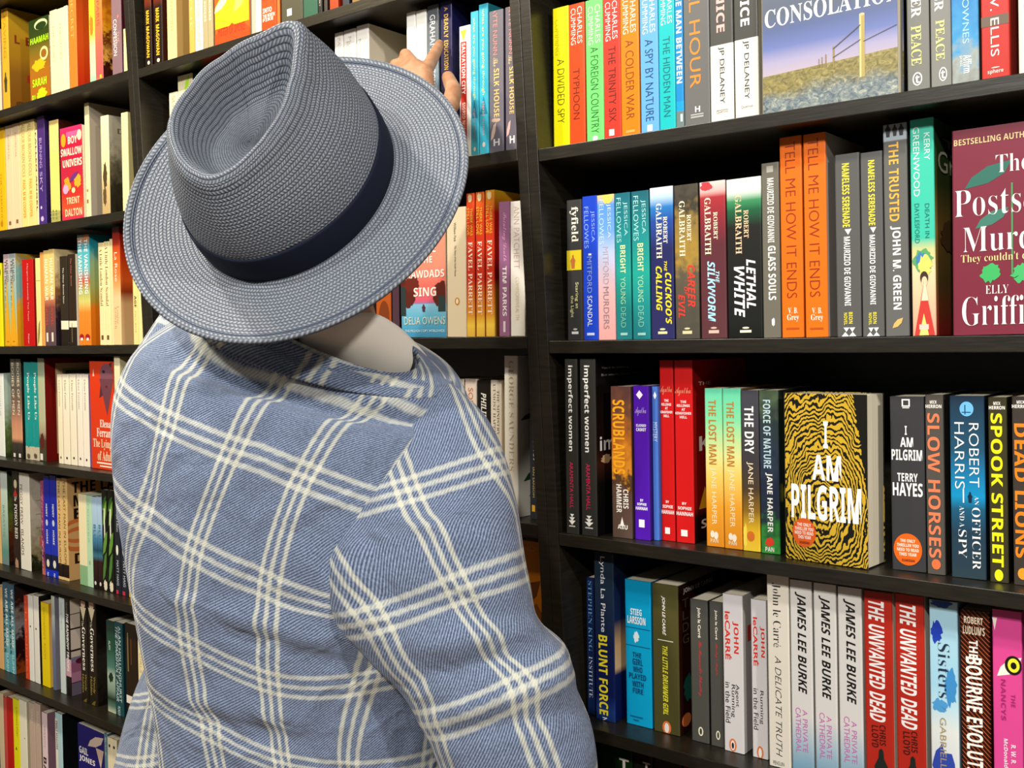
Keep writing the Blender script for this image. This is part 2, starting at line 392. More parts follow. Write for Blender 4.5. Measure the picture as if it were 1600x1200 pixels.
# ------------------------------------------------------------------ right bookcase
add_rows(2, -1, '''
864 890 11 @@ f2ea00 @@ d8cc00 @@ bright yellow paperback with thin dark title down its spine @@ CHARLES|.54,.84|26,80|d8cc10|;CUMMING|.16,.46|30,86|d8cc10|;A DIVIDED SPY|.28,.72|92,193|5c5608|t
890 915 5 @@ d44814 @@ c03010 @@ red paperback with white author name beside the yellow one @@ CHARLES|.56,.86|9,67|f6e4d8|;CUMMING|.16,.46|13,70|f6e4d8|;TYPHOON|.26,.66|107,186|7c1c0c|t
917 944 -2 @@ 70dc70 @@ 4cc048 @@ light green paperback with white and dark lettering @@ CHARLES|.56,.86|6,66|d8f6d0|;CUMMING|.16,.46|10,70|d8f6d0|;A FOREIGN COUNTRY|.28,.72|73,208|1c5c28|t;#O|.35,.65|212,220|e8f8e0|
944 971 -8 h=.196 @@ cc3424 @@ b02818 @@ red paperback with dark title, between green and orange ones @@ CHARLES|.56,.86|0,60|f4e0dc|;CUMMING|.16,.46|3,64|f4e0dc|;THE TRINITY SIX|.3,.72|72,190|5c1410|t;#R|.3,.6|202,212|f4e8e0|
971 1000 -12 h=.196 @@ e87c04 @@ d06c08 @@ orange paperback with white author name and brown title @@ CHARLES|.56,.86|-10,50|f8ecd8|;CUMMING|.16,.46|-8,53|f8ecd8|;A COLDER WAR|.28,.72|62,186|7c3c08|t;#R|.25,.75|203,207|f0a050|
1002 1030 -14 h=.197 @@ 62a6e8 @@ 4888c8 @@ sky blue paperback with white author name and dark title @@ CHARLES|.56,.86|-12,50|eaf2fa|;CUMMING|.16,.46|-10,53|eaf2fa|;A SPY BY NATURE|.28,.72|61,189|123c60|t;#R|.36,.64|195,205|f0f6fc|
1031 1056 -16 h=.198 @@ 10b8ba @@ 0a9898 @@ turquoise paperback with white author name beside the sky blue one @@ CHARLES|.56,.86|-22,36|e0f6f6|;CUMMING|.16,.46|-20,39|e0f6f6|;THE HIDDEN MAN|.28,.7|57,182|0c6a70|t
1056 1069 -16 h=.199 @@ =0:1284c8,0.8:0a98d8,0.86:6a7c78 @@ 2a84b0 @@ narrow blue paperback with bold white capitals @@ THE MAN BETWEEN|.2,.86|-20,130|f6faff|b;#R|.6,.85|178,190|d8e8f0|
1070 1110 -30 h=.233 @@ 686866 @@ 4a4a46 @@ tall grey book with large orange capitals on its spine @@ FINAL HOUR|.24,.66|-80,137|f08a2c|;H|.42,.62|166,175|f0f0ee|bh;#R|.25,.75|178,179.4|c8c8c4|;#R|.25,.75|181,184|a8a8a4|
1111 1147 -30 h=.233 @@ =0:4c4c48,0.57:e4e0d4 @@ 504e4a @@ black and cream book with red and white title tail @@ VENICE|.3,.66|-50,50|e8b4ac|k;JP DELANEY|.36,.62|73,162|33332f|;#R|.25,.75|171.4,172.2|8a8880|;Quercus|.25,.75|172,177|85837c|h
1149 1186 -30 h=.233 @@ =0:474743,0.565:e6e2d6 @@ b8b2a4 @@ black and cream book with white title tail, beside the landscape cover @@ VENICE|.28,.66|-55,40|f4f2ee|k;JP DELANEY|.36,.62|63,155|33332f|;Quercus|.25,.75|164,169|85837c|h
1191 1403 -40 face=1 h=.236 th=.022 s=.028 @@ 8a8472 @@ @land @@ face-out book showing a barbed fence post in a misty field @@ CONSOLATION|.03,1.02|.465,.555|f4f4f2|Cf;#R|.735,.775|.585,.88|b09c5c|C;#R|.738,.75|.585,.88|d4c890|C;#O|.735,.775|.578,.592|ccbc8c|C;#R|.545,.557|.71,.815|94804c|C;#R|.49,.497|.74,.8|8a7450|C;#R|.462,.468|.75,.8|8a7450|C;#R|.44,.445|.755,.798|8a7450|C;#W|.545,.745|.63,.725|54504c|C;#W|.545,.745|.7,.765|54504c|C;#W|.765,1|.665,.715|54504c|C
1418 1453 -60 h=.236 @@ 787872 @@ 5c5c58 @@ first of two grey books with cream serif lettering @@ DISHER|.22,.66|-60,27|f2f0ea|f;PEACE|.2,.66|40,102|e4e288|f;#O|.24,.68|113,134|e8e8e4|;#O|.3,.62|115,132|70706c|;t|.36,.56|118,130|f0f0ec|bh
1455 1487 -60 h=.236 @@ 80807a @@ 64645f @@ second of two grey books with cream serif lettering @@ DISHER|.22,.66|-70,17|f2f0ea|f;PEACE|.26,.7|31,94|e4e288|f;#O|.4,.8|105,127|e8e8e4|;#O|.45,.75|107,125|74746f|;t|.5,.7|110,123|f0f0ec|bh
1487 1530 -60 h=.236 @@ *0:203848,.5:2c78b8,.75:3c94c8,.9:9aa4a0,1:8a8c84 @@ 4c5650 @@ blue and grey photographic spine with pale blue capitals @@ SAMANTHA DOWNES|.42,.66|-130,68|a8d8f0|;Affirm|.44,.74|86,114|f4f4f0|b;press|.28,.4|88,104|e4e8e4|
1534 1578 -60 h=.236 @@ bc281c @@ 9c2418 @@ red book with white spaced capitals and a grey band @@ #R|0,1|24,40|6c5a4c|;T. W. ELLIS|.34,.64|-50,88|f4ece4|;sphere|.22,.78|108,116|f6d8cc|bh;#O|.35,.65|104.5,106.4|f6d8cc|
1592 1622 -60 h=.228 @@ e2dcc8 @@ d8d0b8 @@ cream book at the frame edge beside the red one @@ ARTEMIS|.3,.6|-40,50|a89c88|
''')
add_rows(2, 0, '''
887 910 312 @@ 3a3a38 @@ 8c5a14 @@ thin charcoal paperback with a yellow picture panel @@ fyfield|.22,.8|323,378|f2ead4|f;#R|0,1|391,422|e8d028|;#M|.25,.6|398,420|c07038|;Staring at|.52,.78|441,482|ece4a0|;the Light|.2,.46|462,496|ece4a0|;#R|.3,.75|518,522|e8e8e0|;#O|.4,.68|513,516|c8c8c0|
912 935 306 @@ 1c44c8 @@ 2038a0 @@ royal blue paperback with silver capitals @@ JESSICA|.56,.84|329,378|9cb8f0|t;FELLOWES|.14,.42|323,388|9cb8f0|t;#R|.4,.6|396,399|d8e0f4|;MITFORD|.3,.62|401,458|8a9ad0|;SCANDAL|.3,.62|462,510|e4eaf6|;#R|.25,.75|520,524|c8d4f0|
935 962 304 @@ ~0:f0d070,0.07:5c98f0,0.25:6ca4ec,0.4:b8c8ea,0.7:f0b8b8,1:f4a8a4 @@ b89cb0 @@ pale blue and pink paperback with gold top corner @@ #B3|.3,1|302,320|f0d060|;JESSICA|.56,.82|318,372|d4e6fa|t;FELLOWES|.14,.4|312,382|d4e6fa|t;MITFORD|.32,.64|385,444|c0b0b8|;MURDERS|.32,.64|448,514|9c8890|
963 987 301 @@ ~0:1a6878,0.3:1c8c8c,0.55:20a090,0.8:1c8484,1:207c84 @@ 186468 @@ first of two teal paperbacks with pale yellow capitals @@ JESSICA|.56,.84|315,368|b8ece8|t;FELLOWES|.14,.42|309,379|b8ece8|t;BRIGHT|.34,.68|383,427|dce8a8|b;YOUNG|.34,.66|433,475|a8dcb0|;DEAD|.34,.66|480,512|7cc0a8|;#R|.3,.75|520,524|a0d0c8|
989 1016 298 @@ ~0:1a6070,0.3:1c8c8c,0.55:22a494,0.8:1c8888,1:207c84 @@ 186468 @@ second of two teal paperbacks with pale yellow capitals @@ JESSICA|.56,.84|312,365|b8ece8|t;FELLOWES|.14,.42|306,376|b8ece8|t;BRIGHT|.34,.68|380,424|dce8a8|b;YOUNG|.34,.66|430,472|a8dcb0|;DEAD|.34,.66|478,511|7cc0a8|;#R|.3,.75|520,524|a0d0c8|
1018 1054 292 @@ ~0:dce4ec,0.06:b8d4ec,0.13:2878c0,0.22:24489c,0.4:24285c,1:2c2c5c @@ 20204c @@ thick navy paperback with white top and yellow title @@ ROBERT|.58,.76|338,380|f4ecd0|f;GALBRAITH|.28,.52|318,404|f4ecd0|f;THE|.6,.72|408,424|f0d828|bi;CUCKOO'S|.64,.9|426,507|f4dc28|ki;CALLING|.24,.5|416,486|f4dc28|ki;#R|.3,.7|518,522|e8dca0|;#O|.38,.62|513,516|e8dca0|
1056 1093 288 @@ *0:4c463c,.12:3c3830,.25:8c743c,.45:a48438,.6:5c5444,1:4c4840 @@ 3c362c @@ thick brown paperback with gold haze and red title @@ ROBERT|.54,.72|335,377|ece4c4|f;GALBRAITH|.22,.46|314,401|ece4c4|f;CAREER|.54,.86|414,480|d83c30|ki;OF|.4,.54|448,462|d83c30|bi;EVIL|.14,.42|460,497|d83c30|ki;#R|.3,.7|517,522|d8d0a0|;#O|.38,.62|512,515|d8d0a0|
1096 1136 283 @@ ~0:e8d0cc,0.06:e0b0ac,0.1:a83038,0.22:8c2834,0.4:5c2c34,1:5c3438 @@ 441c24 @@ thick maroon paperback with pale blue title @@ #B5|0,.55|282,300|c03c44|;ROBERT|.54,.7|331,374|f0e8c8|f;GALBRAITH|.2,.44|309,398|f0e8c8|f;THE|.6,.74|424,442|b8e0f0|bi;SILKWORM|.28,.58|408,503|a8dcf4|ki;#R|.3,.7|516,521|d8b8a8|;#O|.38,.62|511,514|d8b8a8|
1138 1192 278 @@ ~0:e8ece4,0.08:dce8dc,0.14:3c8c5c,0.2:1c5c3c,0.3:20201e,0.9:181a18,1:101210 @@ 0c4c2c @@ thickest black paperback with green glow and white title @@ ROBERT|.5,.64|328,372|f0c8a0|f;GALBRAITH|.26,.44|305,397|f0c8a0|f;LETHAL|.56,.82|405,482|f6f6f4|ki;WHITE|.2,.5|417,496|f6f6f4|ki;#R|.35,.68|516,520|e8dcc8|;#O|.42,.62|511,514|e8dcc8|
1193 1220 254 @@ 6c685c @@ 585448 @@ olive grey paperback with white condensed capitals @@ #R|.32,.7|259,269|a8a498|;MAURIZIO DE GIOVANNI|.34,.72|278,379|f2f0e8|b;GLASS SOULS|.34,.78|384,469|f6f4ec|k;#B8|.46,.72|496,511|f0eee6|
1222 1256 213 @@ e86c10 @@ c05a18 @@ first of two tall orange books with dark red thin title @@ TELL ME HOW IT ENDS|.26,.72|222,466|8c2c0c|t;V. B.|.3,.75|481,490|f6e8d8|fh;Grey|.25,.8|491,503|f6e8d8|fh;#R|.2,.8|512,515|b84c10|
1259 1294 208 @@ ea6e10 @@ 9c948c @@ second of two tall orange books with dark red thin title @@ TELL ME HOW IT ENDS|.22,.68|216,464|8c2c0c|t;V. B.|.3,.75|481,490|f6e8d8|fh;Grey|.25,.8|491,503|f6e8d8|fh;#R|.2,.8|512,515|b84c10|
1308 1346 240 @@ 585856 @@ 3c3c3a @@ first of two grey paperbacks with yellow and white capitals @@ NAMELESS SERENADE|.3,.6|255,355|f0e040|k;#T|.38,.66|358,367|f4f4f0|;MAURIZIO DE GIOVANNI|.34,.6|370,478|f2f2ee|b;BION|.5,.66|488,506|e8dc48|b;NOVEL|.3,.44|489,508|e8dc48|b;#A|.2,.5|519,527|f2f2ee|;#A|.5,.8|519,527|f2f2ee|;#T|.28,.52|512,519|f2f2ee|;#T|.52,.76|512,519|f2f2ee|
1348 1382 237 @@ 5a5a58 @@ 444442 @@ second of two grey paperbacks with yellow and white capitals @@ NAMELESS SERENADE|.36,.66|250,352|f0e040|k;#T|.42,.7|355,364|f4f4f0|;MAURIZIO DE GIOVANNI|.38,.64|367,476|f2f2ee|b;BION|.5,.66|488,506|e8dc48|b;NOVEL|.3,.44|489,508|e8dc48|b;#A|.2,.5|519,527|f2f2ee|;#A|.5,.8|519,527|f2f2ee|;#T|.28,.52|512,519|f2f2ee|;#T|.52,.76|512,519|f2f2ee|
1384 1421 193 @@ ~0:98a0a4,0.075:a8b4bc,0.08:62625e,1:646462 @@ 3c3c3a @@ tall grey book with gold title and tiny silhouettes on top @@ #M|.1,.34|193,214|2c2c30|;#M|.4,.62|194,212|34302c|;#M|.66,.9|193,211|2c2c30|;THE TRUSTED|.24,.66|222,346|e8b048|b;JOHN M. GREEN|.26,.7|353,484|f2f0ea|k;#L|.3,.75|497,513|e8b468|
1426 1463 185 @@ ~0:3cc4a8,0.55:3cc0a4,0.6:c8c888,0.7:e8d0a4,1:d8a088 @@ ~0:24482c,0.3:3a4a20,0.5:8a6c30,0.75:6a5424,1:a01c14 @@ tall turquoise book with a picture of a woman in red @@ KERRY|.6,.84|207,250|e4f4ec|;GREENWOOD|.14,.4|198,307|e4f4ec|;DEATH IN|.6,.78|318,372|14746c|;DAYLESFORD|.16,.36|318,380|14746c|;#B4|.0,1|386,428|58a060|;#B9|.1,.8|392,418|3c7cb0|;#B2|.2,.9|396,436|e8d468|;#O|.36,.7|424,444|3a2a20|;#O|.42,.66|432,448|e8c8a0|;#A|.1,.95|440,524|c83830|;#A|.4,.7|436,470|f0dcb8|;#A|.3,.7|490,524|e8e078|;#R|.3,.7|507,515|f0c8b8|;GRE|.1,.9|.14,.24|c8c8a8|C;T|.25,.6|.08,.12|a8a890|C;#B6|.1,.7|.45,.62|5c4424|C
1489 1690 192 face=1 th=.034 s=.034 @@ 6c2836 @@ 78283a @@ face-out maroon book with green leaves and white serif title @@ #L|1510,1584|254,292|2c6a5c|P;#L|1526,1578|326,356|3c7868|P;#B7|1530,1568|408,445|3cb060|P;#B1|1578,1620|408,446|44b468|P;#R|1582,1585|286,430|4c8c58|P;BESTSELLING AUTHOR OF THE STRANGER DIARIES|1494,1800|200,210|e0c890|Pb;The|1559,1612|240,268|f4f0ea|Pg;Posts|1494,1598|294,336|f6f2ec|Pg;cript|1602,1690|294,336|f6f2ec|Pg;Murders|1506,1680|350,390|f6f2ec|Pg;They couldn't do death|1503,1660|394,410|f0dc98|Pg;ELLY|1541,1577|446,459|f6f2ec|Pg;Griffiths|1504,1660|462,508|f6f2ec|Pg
''')
add_rows(2, 1, '''
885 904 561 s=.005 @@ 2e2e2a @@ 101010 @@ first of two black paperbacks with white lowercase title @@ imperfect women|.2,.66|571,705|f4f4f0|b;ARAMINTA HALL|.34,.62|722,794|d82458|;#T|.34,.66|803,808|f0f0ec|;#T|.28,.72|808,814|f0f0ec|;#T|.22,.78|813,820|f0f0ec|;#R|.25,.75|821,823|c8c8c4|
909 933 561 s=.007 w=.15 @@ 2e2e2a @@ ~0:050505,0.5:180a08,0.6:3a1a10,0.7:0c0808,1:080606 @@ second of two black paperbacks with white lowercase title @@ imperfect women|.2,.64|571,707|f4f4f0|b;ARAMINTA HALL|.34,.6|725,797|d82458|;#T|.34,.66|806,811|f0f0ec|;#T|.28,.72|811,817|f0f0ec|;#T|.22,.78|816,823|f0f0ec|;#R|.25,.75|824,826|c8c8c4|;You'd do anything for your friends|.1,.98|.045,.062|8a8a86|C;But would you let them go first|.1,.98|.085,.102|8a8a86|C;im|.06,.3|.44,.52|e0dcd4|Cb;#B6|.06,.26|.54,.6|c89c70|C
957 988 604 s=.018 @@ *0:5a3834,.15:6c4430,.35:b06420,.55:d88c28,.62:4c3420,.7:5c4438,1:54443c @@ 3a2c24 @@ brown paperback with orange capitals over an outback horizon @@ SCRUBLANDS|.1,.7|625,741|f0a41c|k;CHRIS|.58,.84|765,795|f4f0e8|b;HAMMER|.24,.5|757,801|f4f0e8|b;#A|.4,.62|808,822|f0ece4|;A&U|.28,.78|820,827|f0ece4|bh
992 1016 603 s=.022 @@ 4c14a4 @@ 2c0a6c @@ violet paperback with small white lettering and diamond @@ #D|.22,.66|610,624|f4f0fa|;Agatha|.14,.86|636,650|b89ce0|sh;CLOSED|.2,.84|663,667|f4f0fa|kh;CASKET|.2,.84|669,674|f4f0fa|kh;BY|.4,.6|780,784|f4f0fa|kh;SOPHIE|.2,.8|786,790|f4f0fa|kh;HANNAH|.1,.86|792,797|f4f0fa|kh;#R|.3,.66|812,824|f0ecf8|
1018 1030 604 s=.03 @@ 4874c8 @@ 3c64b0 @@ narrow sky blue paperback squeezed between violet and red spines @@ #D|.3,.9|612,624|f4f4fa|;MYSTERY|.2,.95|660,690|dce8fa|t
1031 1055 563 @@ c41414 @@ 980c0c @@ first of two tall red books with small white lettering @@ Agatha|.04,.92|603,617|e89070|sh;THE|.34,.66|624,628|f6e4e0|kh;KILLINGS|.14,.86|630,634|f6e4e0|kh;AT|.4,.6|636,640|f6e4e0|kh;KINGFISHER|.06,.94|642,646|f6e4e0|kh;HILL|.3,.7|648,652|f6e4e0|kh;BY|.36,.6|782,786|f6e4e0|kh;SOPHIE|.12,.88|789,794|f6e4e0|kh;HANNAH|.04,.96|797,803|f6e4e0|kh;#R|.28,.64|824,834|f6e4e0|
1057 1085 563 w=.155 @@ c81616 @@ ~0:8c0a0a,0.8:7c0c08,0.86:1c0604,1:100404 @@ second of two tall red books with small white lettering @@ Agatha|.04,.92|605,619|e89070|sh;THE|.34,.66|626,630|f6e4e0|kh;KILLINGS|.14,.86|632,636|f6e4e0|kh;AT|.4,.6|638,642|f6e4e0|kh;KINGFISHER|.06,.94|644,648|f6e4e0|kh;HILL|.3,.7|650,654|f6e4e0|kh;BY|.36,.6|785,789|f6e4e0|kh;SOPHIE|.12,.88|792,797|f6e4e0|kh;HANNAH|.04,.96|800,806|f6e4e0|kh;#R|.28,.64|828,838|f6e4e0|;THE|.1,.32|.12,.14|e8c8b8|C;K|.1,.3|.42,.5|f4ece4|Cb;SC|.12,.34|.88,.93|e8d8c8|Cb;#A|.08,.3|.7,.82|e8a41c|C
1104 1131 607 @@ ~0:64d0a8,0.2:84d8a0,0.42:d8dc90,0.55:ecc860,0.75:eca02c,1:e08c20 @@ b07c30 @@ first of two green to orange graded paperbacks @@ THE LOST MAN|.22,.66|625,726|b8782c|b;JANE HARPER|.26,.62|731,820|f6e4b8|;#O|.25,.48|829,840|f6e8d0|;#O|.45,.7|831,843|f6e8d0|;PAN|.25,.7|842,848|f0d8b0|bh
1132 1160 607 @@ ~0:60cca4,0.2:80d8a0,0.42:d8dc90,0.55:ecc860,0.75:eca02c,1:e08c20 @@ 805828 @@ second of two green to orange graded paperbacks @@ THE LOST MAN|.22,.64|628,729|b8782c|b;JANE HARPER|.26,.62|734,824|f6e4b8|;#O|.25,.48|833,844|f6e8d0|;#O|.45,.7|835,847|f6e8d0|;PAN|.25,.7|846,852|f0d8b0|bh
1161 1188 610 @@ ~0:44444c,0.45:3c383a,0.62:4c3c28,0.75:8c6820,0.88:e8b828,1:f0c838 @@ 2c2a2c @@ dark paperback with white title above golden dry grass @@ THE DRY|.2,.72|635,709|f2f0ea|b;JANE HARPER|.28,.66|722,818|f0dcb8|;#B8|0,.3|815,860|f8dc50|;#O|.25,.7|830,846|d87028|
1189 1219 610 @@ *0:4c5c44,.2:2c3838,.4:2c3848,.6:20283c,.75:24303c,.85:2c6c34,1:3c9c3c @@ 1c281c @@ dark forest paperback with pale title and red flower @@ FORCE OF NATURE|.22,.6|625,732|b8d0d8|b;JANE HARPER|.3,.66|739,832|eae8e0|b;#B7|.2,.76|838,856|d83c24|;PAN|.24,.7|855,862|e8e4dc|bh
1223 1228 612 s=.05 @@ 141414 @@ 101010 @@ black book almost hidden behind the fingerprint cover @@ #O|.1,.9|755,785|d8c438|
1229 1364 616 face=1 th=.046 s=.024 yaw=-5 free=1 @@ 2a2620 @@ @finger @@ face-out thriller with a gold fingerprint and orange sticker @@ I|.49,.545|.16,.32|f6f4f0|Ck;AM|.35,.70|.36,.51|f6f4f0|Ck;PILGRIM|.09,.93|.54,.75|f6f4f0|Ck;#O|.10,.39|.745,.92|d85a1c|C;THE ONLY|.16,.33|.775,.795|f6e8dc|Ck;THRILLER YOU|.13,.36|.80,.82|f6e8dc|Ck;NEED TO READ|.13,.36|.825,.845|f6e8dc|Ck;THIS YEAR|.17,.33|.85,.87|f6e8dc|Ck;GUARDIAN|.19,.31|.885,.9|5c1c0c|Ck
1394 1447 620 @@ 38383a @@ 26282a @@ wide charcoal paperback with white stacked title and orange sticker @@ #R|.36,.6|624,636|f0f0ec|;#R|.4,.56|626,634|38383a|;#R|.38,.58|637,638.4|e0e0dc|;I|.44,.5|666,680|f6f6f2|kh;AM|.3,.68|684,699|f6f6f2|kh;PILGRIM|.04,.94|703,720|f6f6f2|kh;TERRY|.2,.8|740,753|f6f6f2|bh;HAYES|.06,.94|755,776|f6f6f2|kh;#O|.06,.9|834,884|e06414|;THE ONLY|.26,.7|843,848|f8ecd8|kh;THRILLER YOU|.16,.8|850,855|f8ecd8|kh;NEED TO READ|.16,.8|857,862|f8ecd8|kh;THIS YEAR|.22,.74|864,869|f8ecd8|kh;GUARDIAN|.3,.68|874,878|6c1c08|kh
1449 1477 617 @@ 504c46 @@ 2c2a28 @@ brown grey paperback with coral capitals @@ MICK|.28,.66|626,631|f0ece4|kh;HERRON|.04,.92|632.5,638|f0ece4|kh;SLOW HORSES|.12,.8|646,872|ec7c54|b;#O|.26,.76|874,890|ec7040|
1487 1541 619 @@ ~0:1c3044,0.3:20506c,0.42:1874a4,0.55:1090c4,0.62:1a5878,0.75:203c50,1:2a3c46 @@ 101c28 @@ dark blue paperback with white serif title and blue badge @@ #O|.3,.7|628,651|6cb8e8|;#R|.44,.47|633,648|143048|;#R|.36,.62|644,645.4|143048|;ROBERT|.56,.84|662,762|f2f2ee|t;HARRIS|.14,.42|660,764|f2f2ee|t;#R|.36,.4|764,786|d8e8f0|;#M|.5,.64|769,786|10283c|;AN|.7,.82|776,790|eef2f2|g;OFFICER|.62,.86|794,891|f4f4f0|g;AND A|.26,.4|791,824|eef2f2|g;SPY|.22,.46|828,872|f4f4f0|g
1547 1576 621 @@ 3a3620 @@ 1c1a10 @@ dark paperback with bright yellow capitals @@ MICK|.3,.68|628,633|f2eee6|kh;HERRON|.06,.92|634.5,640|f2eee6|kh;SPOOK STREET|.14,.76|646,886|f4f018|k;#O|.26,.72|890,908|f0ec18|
1584 1618 620 @@ 3c3630 @@ 24201c @@ dark paperback with orange capitals at the frame edge @@ MICK|.24,.6|626,631|f2eee6|kh;HERRON|.02,.82|632.5,638|f2eee6|kh;DEAD LIONS|.1,.7|662,872|f0841c|k;#O|.2,.66|888,906|f09c28|
''')
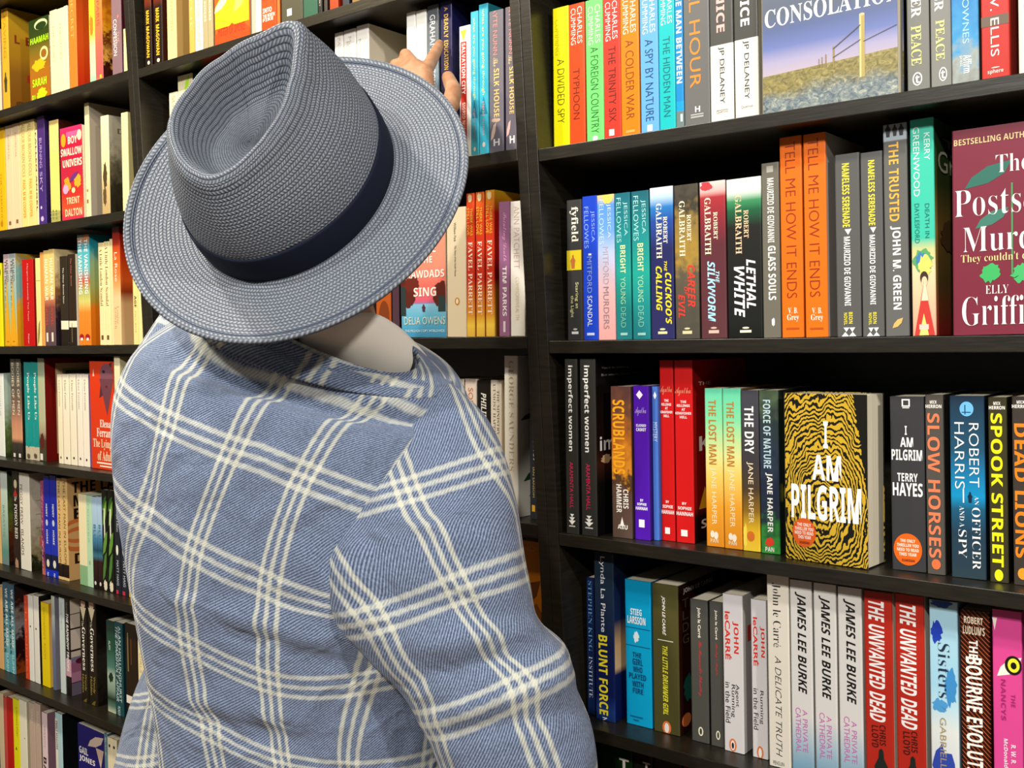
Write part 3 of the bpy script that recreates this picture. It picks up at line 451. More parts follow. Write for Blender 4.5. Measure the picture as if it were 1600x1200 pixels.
add_rows(2, 2, '''
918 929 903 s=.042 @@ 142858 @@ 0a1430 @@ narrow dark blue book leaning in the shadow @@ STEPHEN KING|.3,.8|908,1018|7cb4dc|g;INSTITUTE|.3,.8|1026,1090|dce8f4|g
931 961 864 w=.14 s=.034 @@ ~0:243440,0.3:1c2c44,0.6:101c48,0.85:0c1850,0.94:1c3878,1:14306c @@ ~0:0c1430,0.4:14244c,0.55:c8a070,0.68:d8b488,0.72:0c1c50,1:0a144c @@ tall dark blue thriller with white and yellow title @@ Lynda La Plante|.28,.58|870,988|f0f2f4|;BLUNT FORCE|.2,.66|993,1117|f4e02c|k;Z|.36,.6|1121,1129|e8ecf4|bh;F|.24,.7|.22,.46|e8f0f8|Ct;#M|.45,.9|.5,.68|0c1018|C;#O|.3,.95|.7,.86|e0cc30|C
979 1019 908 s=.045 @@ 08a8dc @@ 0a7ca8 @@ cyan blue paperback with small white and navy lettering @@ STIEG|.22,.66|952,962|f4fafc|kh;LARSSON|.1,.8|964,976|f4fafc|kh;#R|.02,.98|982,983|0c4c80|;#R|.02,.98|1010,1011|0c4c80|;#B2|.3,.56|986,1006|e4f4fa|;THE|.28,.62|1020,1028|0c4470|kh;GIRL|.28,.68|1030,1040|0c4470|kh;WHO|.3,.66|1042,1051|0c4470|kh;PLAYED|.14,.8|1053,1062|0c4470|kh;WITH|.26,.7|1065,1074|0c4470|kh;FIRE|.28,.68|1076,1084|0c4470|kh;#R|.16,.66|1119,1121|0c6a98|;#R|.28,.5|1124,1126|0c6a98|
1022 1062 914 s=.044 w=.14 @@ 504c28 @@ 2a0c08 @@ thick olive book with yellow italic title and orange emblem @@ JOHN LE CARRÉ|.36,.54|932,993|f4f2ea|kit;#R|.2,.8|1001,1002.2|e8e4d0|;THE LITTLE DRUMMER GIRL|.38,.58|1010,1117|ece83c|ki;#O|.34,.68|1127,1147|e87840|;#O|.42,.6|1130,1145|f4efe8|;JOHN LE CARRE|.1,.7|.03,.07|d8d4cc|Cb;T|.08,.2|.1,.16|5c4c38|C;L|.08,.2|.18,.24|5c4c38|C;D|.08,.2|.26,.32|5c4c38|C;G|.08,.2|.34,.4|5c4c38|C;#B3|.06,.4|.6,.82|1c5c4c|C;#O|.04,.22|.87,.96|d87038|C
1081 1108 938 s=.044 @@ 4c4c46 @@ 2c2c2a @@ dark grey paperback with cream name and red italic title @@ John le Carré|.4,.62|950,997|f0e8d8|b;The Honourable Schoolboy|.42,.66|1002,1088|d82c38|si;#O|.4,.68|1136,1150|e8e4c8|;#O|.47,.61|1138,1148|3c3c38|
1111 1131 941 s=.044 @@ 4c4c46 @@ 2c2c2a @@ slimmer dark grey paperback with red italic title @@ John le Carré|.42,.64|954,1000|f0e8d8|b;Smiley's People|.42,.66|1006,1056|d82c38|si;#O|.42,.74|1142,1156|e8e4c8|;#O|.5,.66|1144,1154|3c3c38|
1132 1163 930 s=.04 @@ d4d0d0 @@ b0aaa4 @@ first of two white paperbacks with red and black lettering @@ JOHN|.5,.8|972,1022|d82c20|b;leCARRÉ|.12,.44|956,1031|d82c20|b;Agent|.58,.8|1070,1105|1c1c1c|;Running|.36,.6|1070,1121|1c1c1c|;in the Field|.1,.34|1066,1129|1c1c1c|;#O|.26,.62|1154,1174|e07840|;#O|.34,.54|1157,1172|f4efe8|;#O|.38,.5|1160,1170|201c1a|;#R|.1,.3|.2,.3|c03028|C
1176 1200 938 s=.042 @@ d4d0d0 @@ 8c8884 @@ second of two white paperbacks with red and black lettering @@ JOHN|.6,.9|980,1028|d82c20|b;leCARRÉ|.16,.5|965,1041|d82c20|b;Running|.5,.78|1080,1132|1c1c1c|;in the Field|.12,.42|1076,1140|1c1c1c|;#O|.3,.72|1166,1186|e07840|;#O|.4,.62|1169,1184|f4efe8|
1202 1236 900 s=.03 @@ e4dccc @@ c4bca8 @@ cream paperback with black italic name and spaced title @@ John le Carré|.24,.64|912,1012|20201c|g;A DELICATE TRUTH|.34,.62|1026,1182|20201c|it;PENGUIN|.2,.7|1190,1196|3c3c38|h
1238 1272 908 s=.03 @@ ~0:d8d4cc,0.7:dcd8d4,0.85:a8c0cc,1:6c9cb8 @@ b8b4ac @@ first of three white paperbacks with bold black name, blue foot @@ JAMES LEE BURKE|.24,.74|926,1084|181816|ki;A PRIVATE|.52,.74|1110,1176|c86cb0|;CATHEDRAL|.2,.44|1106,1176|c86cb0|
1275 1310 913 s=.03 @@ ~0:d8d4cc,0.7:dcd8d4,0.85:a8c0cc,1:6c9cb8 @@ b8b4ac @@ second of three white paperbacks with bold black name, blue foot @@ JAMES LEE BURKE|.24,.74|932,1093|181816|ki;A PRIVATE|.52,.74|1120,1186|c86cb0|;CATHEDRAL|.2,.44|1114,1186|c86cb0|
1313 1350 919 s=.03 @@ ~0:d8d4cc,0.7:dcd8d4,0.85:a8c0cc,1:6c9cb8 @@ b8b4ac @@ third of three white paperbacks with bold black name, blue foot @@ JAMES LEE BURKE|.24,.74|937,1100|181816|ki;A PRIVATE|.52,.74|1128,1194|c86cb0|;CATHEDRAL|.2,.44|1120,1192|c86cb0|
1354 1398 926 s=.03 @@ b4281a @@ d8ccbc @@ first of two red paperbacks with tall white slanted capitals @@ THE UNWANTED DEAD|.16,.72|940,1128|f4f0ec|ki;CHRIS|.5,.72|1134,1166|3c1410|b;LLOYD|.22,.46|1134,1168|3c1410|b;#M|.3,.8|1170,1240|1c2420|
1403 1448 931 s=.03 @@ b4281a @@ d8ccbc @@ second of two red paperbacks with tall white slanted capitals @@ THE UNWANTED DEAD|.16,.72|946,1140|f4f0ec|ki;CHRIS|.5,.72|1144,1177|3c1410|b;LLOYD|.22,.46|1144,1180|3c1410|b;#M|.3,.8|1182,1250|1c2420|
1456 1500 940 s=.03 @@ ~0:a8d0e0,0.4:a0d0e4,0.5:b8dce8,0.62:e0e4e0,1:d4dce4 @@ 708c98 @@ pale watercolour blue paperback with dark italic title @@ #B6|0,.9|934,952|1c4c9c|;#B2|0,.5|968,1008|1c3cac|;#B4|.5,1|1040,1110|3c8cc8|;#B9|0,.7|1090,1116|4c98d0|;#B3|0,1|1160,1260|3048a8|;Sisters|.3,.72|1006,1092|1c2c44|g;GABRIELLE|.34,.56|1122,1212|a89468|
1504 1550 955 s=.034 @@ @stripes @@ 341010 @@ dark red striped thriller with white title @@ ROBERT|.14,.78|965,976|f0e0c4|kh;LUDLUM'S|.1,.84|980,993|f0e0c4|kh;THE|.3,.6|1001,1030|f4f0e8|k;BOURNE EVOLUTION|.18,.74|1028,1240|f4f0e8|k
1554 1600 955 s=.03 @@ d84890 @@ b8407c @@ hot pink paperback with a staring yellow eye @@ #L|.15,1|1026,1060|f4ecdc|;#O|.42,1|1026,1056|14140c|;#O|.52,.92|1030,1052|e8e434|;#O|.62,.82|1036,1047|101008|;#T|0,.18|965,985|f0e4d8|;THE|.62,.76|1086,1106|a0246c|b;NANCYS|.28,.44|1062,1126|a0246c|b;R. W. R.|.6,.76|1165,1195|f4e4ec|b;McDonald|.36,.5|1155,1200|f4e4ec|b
''')
add_rows(2, 3, '''
939 988 1164 top=1 s=.05 @@ 0a2c0c @@ 0a1c0c @@ dark green book showing only its top edge @@ T|.6,.9|1186,1204|f0e8dc|bh
991 1020 1172 top=1 s=.05 @@ 14140c @@ 101008 @@ black book showing only its top edge @@ T|.5,.9|1192,1206|c8c0b4|bh
1024 1066 1178 top=1 s=.05 @@ 28201c @@ 201814 @@ dark brown book beside the black one
1070 1112 1186 top=1 s=.05 @@ 6c1830 @@ 401018 @@ maroon book showing only its top edge
1116 1160 1196 top=1 s=.05 @@ 202c3c @@ 181c28 @@ slate blue book showing only its top edge
''')
# ------------------------------------------------------------------ middle bookcase
add_rows(1, -2, '''
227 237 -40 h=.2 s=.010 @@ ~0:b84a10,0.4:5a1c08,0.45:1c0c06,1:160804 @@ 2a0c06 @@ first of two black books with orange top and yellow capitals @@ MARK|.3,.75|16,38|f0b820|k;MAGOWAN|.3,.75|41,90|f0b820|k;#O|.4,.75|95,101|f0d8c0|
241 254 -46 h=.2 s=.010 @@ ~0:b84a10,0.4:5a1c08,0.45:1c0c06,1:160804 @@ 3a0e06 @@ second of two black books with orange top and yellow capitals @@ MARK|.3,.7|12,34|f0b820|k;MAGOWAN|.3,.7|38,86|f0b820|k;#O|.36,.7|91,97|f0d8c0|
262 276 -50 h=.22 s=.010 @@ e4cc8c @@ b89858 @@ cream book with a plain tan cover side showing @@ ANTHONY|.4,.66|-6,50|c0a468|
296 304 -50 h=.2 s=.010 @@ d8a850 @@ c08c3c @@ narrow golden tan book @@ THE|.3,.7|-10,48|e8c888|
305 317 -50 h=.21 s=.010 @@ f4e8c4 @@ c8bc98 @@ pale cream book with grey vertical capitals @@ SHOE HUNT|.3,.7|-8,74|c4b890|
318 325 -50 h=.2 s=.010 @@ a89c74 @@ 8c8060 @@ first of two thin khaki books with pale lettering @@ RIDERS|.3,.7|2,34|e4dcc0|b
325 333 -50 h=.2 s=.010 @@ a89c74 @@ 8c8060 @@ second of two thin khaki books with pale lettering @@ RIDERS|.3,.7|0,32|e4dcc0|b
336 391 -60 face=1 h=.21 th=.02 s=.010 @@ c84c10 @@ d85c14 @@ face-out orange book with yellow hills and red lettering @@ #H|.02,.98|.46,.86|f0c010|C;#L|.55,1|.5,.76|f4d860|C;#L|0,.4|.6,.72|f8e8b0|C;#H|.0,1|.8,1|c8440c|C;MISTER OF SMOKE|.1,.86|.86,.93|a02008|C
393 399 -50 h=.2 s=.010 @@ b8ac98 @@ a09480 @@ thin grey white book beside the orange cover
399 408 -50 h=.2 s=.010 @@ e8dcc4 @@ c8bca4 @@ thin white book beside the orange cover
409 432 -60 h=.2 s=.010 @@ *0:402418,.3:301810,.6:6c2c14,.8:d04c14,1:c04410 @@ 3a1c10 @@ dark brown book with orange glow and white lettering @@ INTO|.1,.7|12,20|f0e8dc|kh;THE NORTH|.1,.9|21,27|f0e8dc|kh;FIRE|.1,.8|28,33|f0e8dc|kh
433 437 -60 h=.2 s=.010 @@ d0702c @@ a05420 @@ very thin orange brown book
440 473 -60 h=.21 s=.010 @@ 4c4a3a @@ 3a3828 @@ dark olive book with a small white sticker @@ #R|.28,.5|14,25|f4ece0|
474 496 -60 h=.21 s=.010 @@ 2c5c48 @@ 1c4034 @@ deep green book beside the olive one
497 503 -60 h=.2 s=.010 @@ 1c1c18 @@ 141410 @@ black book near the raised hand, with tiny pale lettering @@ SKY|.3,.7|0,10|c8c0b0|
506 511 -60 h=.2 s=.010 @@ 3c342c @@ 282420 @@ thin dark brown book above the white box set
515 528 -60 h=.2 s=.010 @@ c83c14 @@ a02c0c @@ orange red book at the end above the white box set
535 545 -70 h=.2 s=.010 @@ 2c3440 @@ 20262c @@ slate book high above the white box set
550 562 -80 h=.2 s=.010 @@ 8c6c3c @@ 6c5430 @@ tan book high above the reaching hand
''')
add_rows(1, -1, '''
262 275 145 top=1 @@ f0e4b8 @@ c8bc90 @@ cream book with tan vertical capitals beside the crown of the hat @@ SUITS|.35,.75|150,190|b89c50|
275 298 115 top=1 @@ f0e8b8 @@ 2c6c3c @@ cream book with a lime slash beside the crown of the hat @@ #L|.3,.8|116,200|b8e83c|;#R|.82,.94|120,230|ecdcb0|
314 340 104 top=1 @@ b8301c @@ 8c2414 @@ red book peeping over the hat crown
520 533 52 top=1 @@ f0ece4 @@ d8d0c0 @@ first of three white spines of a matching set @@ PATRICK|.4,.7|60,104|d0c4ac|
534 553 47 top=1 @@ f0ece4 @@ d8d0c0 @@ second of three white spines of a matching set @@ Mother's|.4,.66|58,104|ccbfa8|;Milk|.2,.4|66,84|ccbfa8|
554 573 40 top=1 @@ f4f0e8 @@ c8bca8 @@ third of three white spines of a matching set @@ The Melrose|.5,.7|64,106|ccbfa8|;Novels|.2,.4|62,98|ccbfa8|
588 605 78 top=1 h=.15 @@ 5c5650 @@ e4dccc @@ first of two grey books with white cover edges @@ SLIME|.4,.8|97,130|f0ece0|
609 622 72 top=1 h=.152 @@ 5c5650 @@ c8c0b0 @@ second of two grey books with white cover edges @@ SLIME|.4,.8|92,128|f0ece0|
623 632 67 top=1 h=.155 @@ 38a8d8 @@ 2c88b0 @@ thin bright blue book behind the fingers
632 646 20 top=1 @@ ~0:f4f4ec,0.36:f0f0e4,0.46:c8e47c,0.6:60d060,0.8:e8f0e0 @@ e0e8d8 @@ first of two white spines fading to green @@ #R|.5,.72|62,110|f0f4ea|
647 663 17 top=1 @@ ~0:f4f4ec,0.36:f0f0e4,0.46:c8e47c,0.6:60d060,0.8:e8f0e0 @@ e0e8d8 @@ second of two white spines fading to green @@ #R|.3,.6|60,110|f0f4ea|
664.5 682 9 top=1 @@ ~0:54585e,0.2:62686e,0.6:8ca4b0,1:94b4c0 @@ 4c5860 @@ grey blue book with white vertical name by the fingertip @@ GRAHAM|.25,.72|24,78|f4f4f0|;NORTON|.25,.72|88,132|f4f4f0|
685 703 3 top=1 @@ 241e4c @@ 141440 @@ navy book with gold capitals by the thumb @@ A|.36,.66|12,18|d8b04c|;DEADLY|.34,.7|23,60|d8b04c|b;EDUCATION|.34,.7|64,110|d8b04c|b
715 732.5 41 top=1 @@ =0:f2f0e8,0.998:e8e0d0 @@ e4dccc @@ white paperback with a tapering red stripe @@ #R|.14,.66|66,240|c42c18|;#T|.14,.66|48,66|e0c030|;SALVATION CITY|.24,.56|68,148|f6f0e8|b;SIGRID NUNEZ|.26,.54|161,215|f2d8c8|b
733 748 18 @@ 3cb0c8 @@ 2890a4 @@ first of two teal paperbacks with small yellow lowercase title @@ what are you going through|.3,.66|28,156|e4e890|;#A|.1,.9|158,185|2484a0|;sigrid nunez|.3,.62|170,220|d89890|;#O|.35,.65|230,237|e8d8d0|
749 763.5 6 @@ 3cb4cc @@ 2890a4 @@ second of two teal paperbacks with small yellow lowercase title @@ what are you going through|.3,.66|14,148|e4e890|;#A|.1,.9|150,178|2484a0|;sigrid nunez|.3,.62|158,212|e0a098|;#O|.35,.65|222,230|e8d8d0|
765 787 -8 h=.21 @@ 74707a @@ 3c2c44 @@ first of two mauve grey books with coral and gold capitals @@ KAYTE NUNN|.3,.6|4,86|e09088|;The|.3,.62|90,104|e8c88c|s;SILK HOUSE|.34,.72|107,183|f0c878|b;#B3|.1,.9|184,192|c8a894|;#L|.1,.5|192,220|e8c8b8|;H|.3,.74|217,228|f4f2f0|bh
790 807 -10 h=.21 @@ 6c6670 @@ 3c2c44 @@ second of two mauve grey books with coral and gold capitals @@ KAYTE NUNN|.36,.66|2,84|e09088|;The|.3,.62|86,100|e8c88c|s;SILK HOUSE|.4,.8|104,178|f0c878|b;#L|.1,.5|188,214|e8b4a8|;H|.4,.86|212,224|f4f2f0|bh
''')
add_rows(1, 0, '''
588 611 330 @@ b4541c @@ 5c2c14 @@ orange brown book just above the shirt collar @@ #O|.2,.9|470,520|7c3810|
613 624 330 @@ 4c3440 @@ 281c24 @@ narrow dark plum book beside the pink sunset cover
627 697 327 face=1 th=.026 s=.034 @@ 3c2430 @@ ~0:f0a080,0.45:f49078,0.62:e86860,0.72:d8607c,0.735:8c7cb0,0.74:88c0dc,0.85:5cb0d0,1:3c8cb8 @@ face-out book with pink sunset sky over blue water @@ #B3|-.1,.4|.52,.8|5c2018|C;#B7|.05,.46|.5,.66|6c2418|C;#B5|.7,1.15|.56,.8|5c2018|C;#R|0,.12|.6,.83|2c3838|C;#R|.84,1|.68,.8|2c3c3c|C;WHERE|.2,.8|.28,.34|f8f0e4|Cb;THE|.44,.72|.37,.42|f8f0e4|Cb;CRAWDADS|.03,.98|.475,.535|f8f0e4|Cb;SING|.3,.8|.61,.68|f8f0e4|Cb;#M|.48,.56|.74,.8|502c3c|C;DELIA OWENS|.08,.99|.84,.9|d8dcc8|C;THE MILLION COPY WORLDWIDE|.1,.98|.94,.96|d8ecf0|C
698 729 324 @@ e0d0b0 @@ c8b898 @@ thick cream spine with fine dark lettering and oval emblem @@ William Fink|.38,.5|348,378|54503c|;The Story of the South House|.38,.5|384,432|54503c|;#O|.42,.66|465,477|c88c30|;#O|.48,.6|467,475|f0e4cc|
729.5 742 302 @@ ~0:d84c18,0.15:c83814,0.6:c02c14,0.85:d89028,0.92:f0c848,1:e0b040 @@ b02810 @@ first of three red and gold spines with cream capitals @@ FAVEL PARRETT|.24,.76|378,492|f4dcc8|f;THERE WAS|.5,.8|325,368|e8b838|;STILL LOVE|.1,.4|325,368|e8b838|;#B3|.2,.8|302,318|f0d8a0|
744 757 300 @@ ~0:e06c18,0.15:c83814,0.6:c02c14,0.85:d89028,0.92:f0c848,1:e0b040 @@ b02810 @@ second of three red and gold spines with cream capitals @@ ^
759 773 297 w=.135 @@ ~0:e8a020,0.15:c83814,0.6:c02c14,0.85:d89028,0.92:f0c848,1:e0b040 @@ ~0:e4b020,0.15:c81c10,0.6:b01408,0.68:d8a020,1:d49a1c @@ third of three red and gold spines with cream capitals @@ ^
780 797 315 @@ 9c6890 @@ 744868 @@ mauve paperback with pink script and white bold name @@ Painting Death|.3,.74|332,408|e8a0d0|s;TIM PARKS|.34,.72|416,494|f6eef4|k;#R|.4,.6|502,519|e8dce4|
798 821 314 @@ f4f0e8 @@ e4e0d8 @@ white paperback with pale pink thin capitals @@ ANN PATCHETT|.24,.62|322,420|d8b4a8|t;COMMONWEALTH|.34,.58|433,500|e8d8b8|t
''')
add_rows(1, 1, '''
664 688 593 top=1 @@ d84020 @@ a02c14 @@ red book just above the man's shoulder
689 703 593 top=1 @@ 2c2458 @@ 1c1840 @@ navy purple book just above the man's shoulder @@ EAST|.3,.7|600,618|d87080|b
705 722 592 top=1 @@ f4e4d4 @@ d8c4b0 @@ first of two blush spines with orange capitals @@ SOMETHING|.3,.72|606,690|d88058|
724 742 592 top=1 @@ f4e4d4 @@ d8c4b0 @@ second of two blush spines with orange capitals @@ SOMETHING|.3,.72|606,690|d88058|
744 762 594 top=1 @@ 1c1814 @@ 14100c @@ black paperback with white bold script name @@ PHILIP ROTH|.3,.76|614,690|f6f2ec|ki
764 782 594 top=1 @@ e8e0d0 @@ d0c4a8 @@ cream paperback with grey serif capitals @@ THE MINISTRY|.56,.76|610,680|7c705c|g;UTMOST HAPPINESS|.24,.46|600,700|7c705c|g
785 806 556 top=1 s=.026 @@ f0ece0 @@ e4dccc @@ tall white book with grey serif name and leafy cover side @@ GEORGE SAUNDERS|.36,.7|564,736|bcae90|g;S|.3,.7|.14,.24|4c4840|Cg;#L|.2,.8|.28,.34|244c2c|C;#L|.05,.5|.34,.4|244c2c|C;#L|.3,.9|.4,.43|2c5430|C;#L|.1,.7|.68,.78|244c2c|C;#L|.2,.8|.78,.88|1c2c20|C
825 837 594 top=1 s=.03 @@ 2c3038 @@ 1c1f24 @@ charcoal paperback leaning beside the tall white book @@ September 1, 1939|.4,.8|624,720|e8ecf0|;IAN SANSOM|.4,.64|730,777|c8b06c|;#R|.3,.7|789,799|e8b030|
''')
add_rows(1, 2, '''
760 844 842 face=1 th=.02 s=.036 top=1 @@ a86414 @@ c87c0c @@ face-out amber book half hidden by the plaid sleeve @@ #L|.5,.98|.24,.44|6c3c14|C;#H|.55,1|.34,.5|8c5418|C;THE LAND|.1,.9|.03,.06|d8a030|C
''')
# ------------------------------------------------------------------ left bookcase
add_rows(0, -2, '''
-6 2.5 45 @@ e8c8b0 @@ b89880 @@ thin pink cream book at the frame edge
5.5 15.5 12 w=.153 @@ e0a428 @@ ~0:b8901c,0.45:a87818,0.6:8c5c18,1:784808 @@ golden yellow book with brown sunset cover side and scattered letters @@ LEAVING|.3,.7|14,90|a8801c|;#M|.25,.75|112,144|3c3c24|;L|.1,.18|.24,.32|7c2c10|Ck;E|.27,.36|.24,.32|7c2c10|Ck;F|.36,.44|.4,.48|8c2c10|Ck;B|.28,.38|.6,.67|a82c14|Ck;TAN|.14,.6|.93,.97|f0e4cc|Cb;#H|.1,.5|.84,.9|5c3408|C
48 79 27 face=1 th=.022 @@ 3c4810 @@ ~0:1c3408,0.2:2c3c08,0.35:6c6014,0.6:a06410,1:a4600c @@ small face-out book with lime letters on green and orange @@ #O|.3,.95|.02,.14|c8dca0|C;#O|.36,.9|.05,.14|1c3408|C;HAAMAH|.08,.98|.21,.28|a8f01c|Ck;#O|.55,.95|.34,.5|d8d890|C;#O|.6,.88|.37,.47|8c5c10|C;#B4|.1,.9|.46,.62|e0b010|C;SARAH|.14,.84|.69,.78|b8f024|Ck;#B6|.3,.9|.8,.96|e8d010|C;BLAKE|.1,.7|.87,.96|a8e81c|Ck
80.5 91 15 @@ f2e2b0 @@ d8c490 @@ first of three plain cream spines side by side @@ THE STORY|.4,.64|38,98|c0a878|
91.3 102 12 @@ f2e2b0 @@ d8c490 @@ second of three plain cream spines side by side @@ THE STORY|.4,.64|34,94|c0a878|
102.3 108 8 @@ f4e6b4 @@ d0bc84 @@ third and thinnest of the plain cream spines
110 121 -12 h=.225 w=.15 @@ d87828 @@ ~0:b84810,0.5:c84c14,1:c01c08 @@ orange book with big cream letters on its red cover side @@ SECRET|.3,.7|-5,60|e8a860|;S|.3,.9|.26,.44|f4d8b8|Ck;J|.36,.86|.56,.72|f4d8b8|Ck;L|.3,.5|.8,.88|f4d8b8|Ck
141 149.5 -6 h=.22 @@ ~0:e0b828,0.3:e8c830,0.5:e8dc4c,0.6:e8e4a0,0.85:b8dcb0,1:7cd0a8 @@ c8a030 @@ narrow yellow to mint spine @@ #B3|.1,.9|20,60|c87820|
150 161 -8 h=.22 @@ ~0:e88c3c,0.35:e07838,0.6:d06450,0.9:c85458,1:e0a030 @@ *0:7c3008,.3:c87010,.45:e09818,.55:5c1c08,.72:e0a040,.78:3c1008,1:2c0c06 @@ coral orange spine with a sunset cover side @@ PARIS|.3,.7|0,40|c84c50|;#R|.6,.85|116,122|e8c020|
176 191 -10 h=.22 @@ 846870 @@ 40101c @@ dusty purple book with white capitals @@ CONFESSION|.2,.55|30,87|f4ece4|;THE|.6,.8|48,66|c8a0a0|;#O|.62,.8|22,28|c87868|
193.5 198.5 60 tilt=1.5 @@ f2e8a0 @@ d8c880 @@ thin cream book leaning on the bookcase side
''')
add_rows(0, -1, '''
-3 10.5 198 @@ f0b80c @@ b88408 @@ egg yolk yellow book with faint brown lettering @@ THE WEEKEND|.45,.6|270,345|a87810|;#O|.35,.62|345,355|b88010|
11.5 22.3 194 @@ e8cca4 @@ b89c78 @@ first of two pinkish cream spines with a square emblem @@ NORMAL|.4,.6|210,250|b89880|;#R|.3,.6|346,352|7c5c40|
22.8 33.5 191 @@ e8cca4 @@ b89c78 @@ second of two pinkish cream spines with a square emblem @@ NORMAL|.4,.6|206,246|b89880|;#R|.3,.6|343,349|7c5c40|
34.3 44.8 188 @@ f0d488 @@ c8ac68 @@ first of two butter coloured spines with grey title @@ ALL OUR BROKEN IDOLS|.28,.72|193,276|a49474|;PAUL M M COOPER|.3,.7|281,341|d8a034|b
45 57 186 @@ f0d488 @@ d8bc74 @@ second of two butter coloured spines with grey title @@ ALL OUR BROKEN IDOLS|.2,.6|191,274|a49474|;PAUL M M COOPER|.22,.58|279,339|d8a034|b
58 60.8 202 @@ f0e0a8 @@ 5c4c34 @@ very thin cream book with dark broken lettering @@ FALLEN ANGEL|.2,.8|206,330|54402c|k
61.2 72.5 180 w=.14 @@ *0:4a2c6c,.3:44287c,.6:3c2470,1:44287c @@ *0:2c1c50,.5:341c50,1:20143c @@ purple book with starry cover and lilac lettering @@ BURNING|.3,.65|215,262|b49cd0|;SKY|.3,.65|268,300|b49cd0|;#O|.3,.7|338,346|c8b4e0|;#O|.3,.5|322,327|e0d4f0|;#O|.1,.3|.6,.62|e0d4f0|C;#O|.3,.5|.7,.73|e0d4f0|C;#O|.2,.4|.85,.88|c8b4e0|C
80 94 187 w=.15 @@ =0:eccf80,0.3:f0d474,0.86:a8a45c @@ 3c1008 @@ cream yellow spine with a checked green foot @@ #R|.2,.35|328,343|7c8c44|;#R|.55,.7|328,343|7c8c44|;#R|0,1|332,333|c8b870|;#R|0,1|338,339|c8b870|
97 131 197 face=1 th=.02 s=.03 @@ 70143c @@ ~0:d02c68,0.12:c81840,0.3:c01438,0.5:b8203c,0.7:c82c28,0.85:d84c28,1:d01850 @@ face-out magenta book with big cream title and orange foot @@ #R|.3,.95|.05,.1|e85c94|C;#O|.06,.28|.06,.2|e8a01c|C;#O|.8,1|.05,.16|f0e0b8|C;BOY|.38,.8|.1,.18|f6ead0|Ck;SWALLOWS|.04,1.1|.22,.30|f6ead0|Ck;UNIVERSE|.12,1.1|.34,.42|f6ead0|Ck;#B5|.1,.5|.52,.7|e89c28|C;#B8|.55,1|.5,.66|e8a42c|C;#L|.4,.8|.48,.58|6c2c78|C;#O|.1,.35|.6,.7|e0a0c8|C;#O|.5,.66|.64,.7|f0e0a0|C;TRENT|.25,.85|.74,.81|f4d0a0|Ck;DALTON|.18,.95|.86,.94|f4d0a0|Ck
131.8 142 159 w=.153 @@ ece0a8 @@ a89a84 @@ tall cream white book with a pale grey cover side @@ A|.42,.56|.5,.57|8c8070|Cg;#R|.2,.6|296,300|a8844c|;#R|.2,.6|312,318|8c6c3c|
160 172 180 @@ ~0:f4e8b8,0.55:ecdca0,0.7:c8b07c,1:b89c68 @@ *0:a8a08c,.3:98907c,.5:5c5440,.7:2c281c,1:1c1810 @@ cream spine with dark scribbled lower half and mountain cover @@ DE|.16,.5|.12,.17|5c5444|C;D|.6,.8|.78,.84|f0ece0|Cb;FA|.4,.9|.86,.92|f0ece0|Cb;#B4|.2,.8|250,300|4c3c24|;#B8|.1,.7|290,324|5c4828|
192 202 175 tilt=1 @@ e8e0a8 @@ b8ac70 @@ slim cream and mint book leaning behind the hat brim
''')
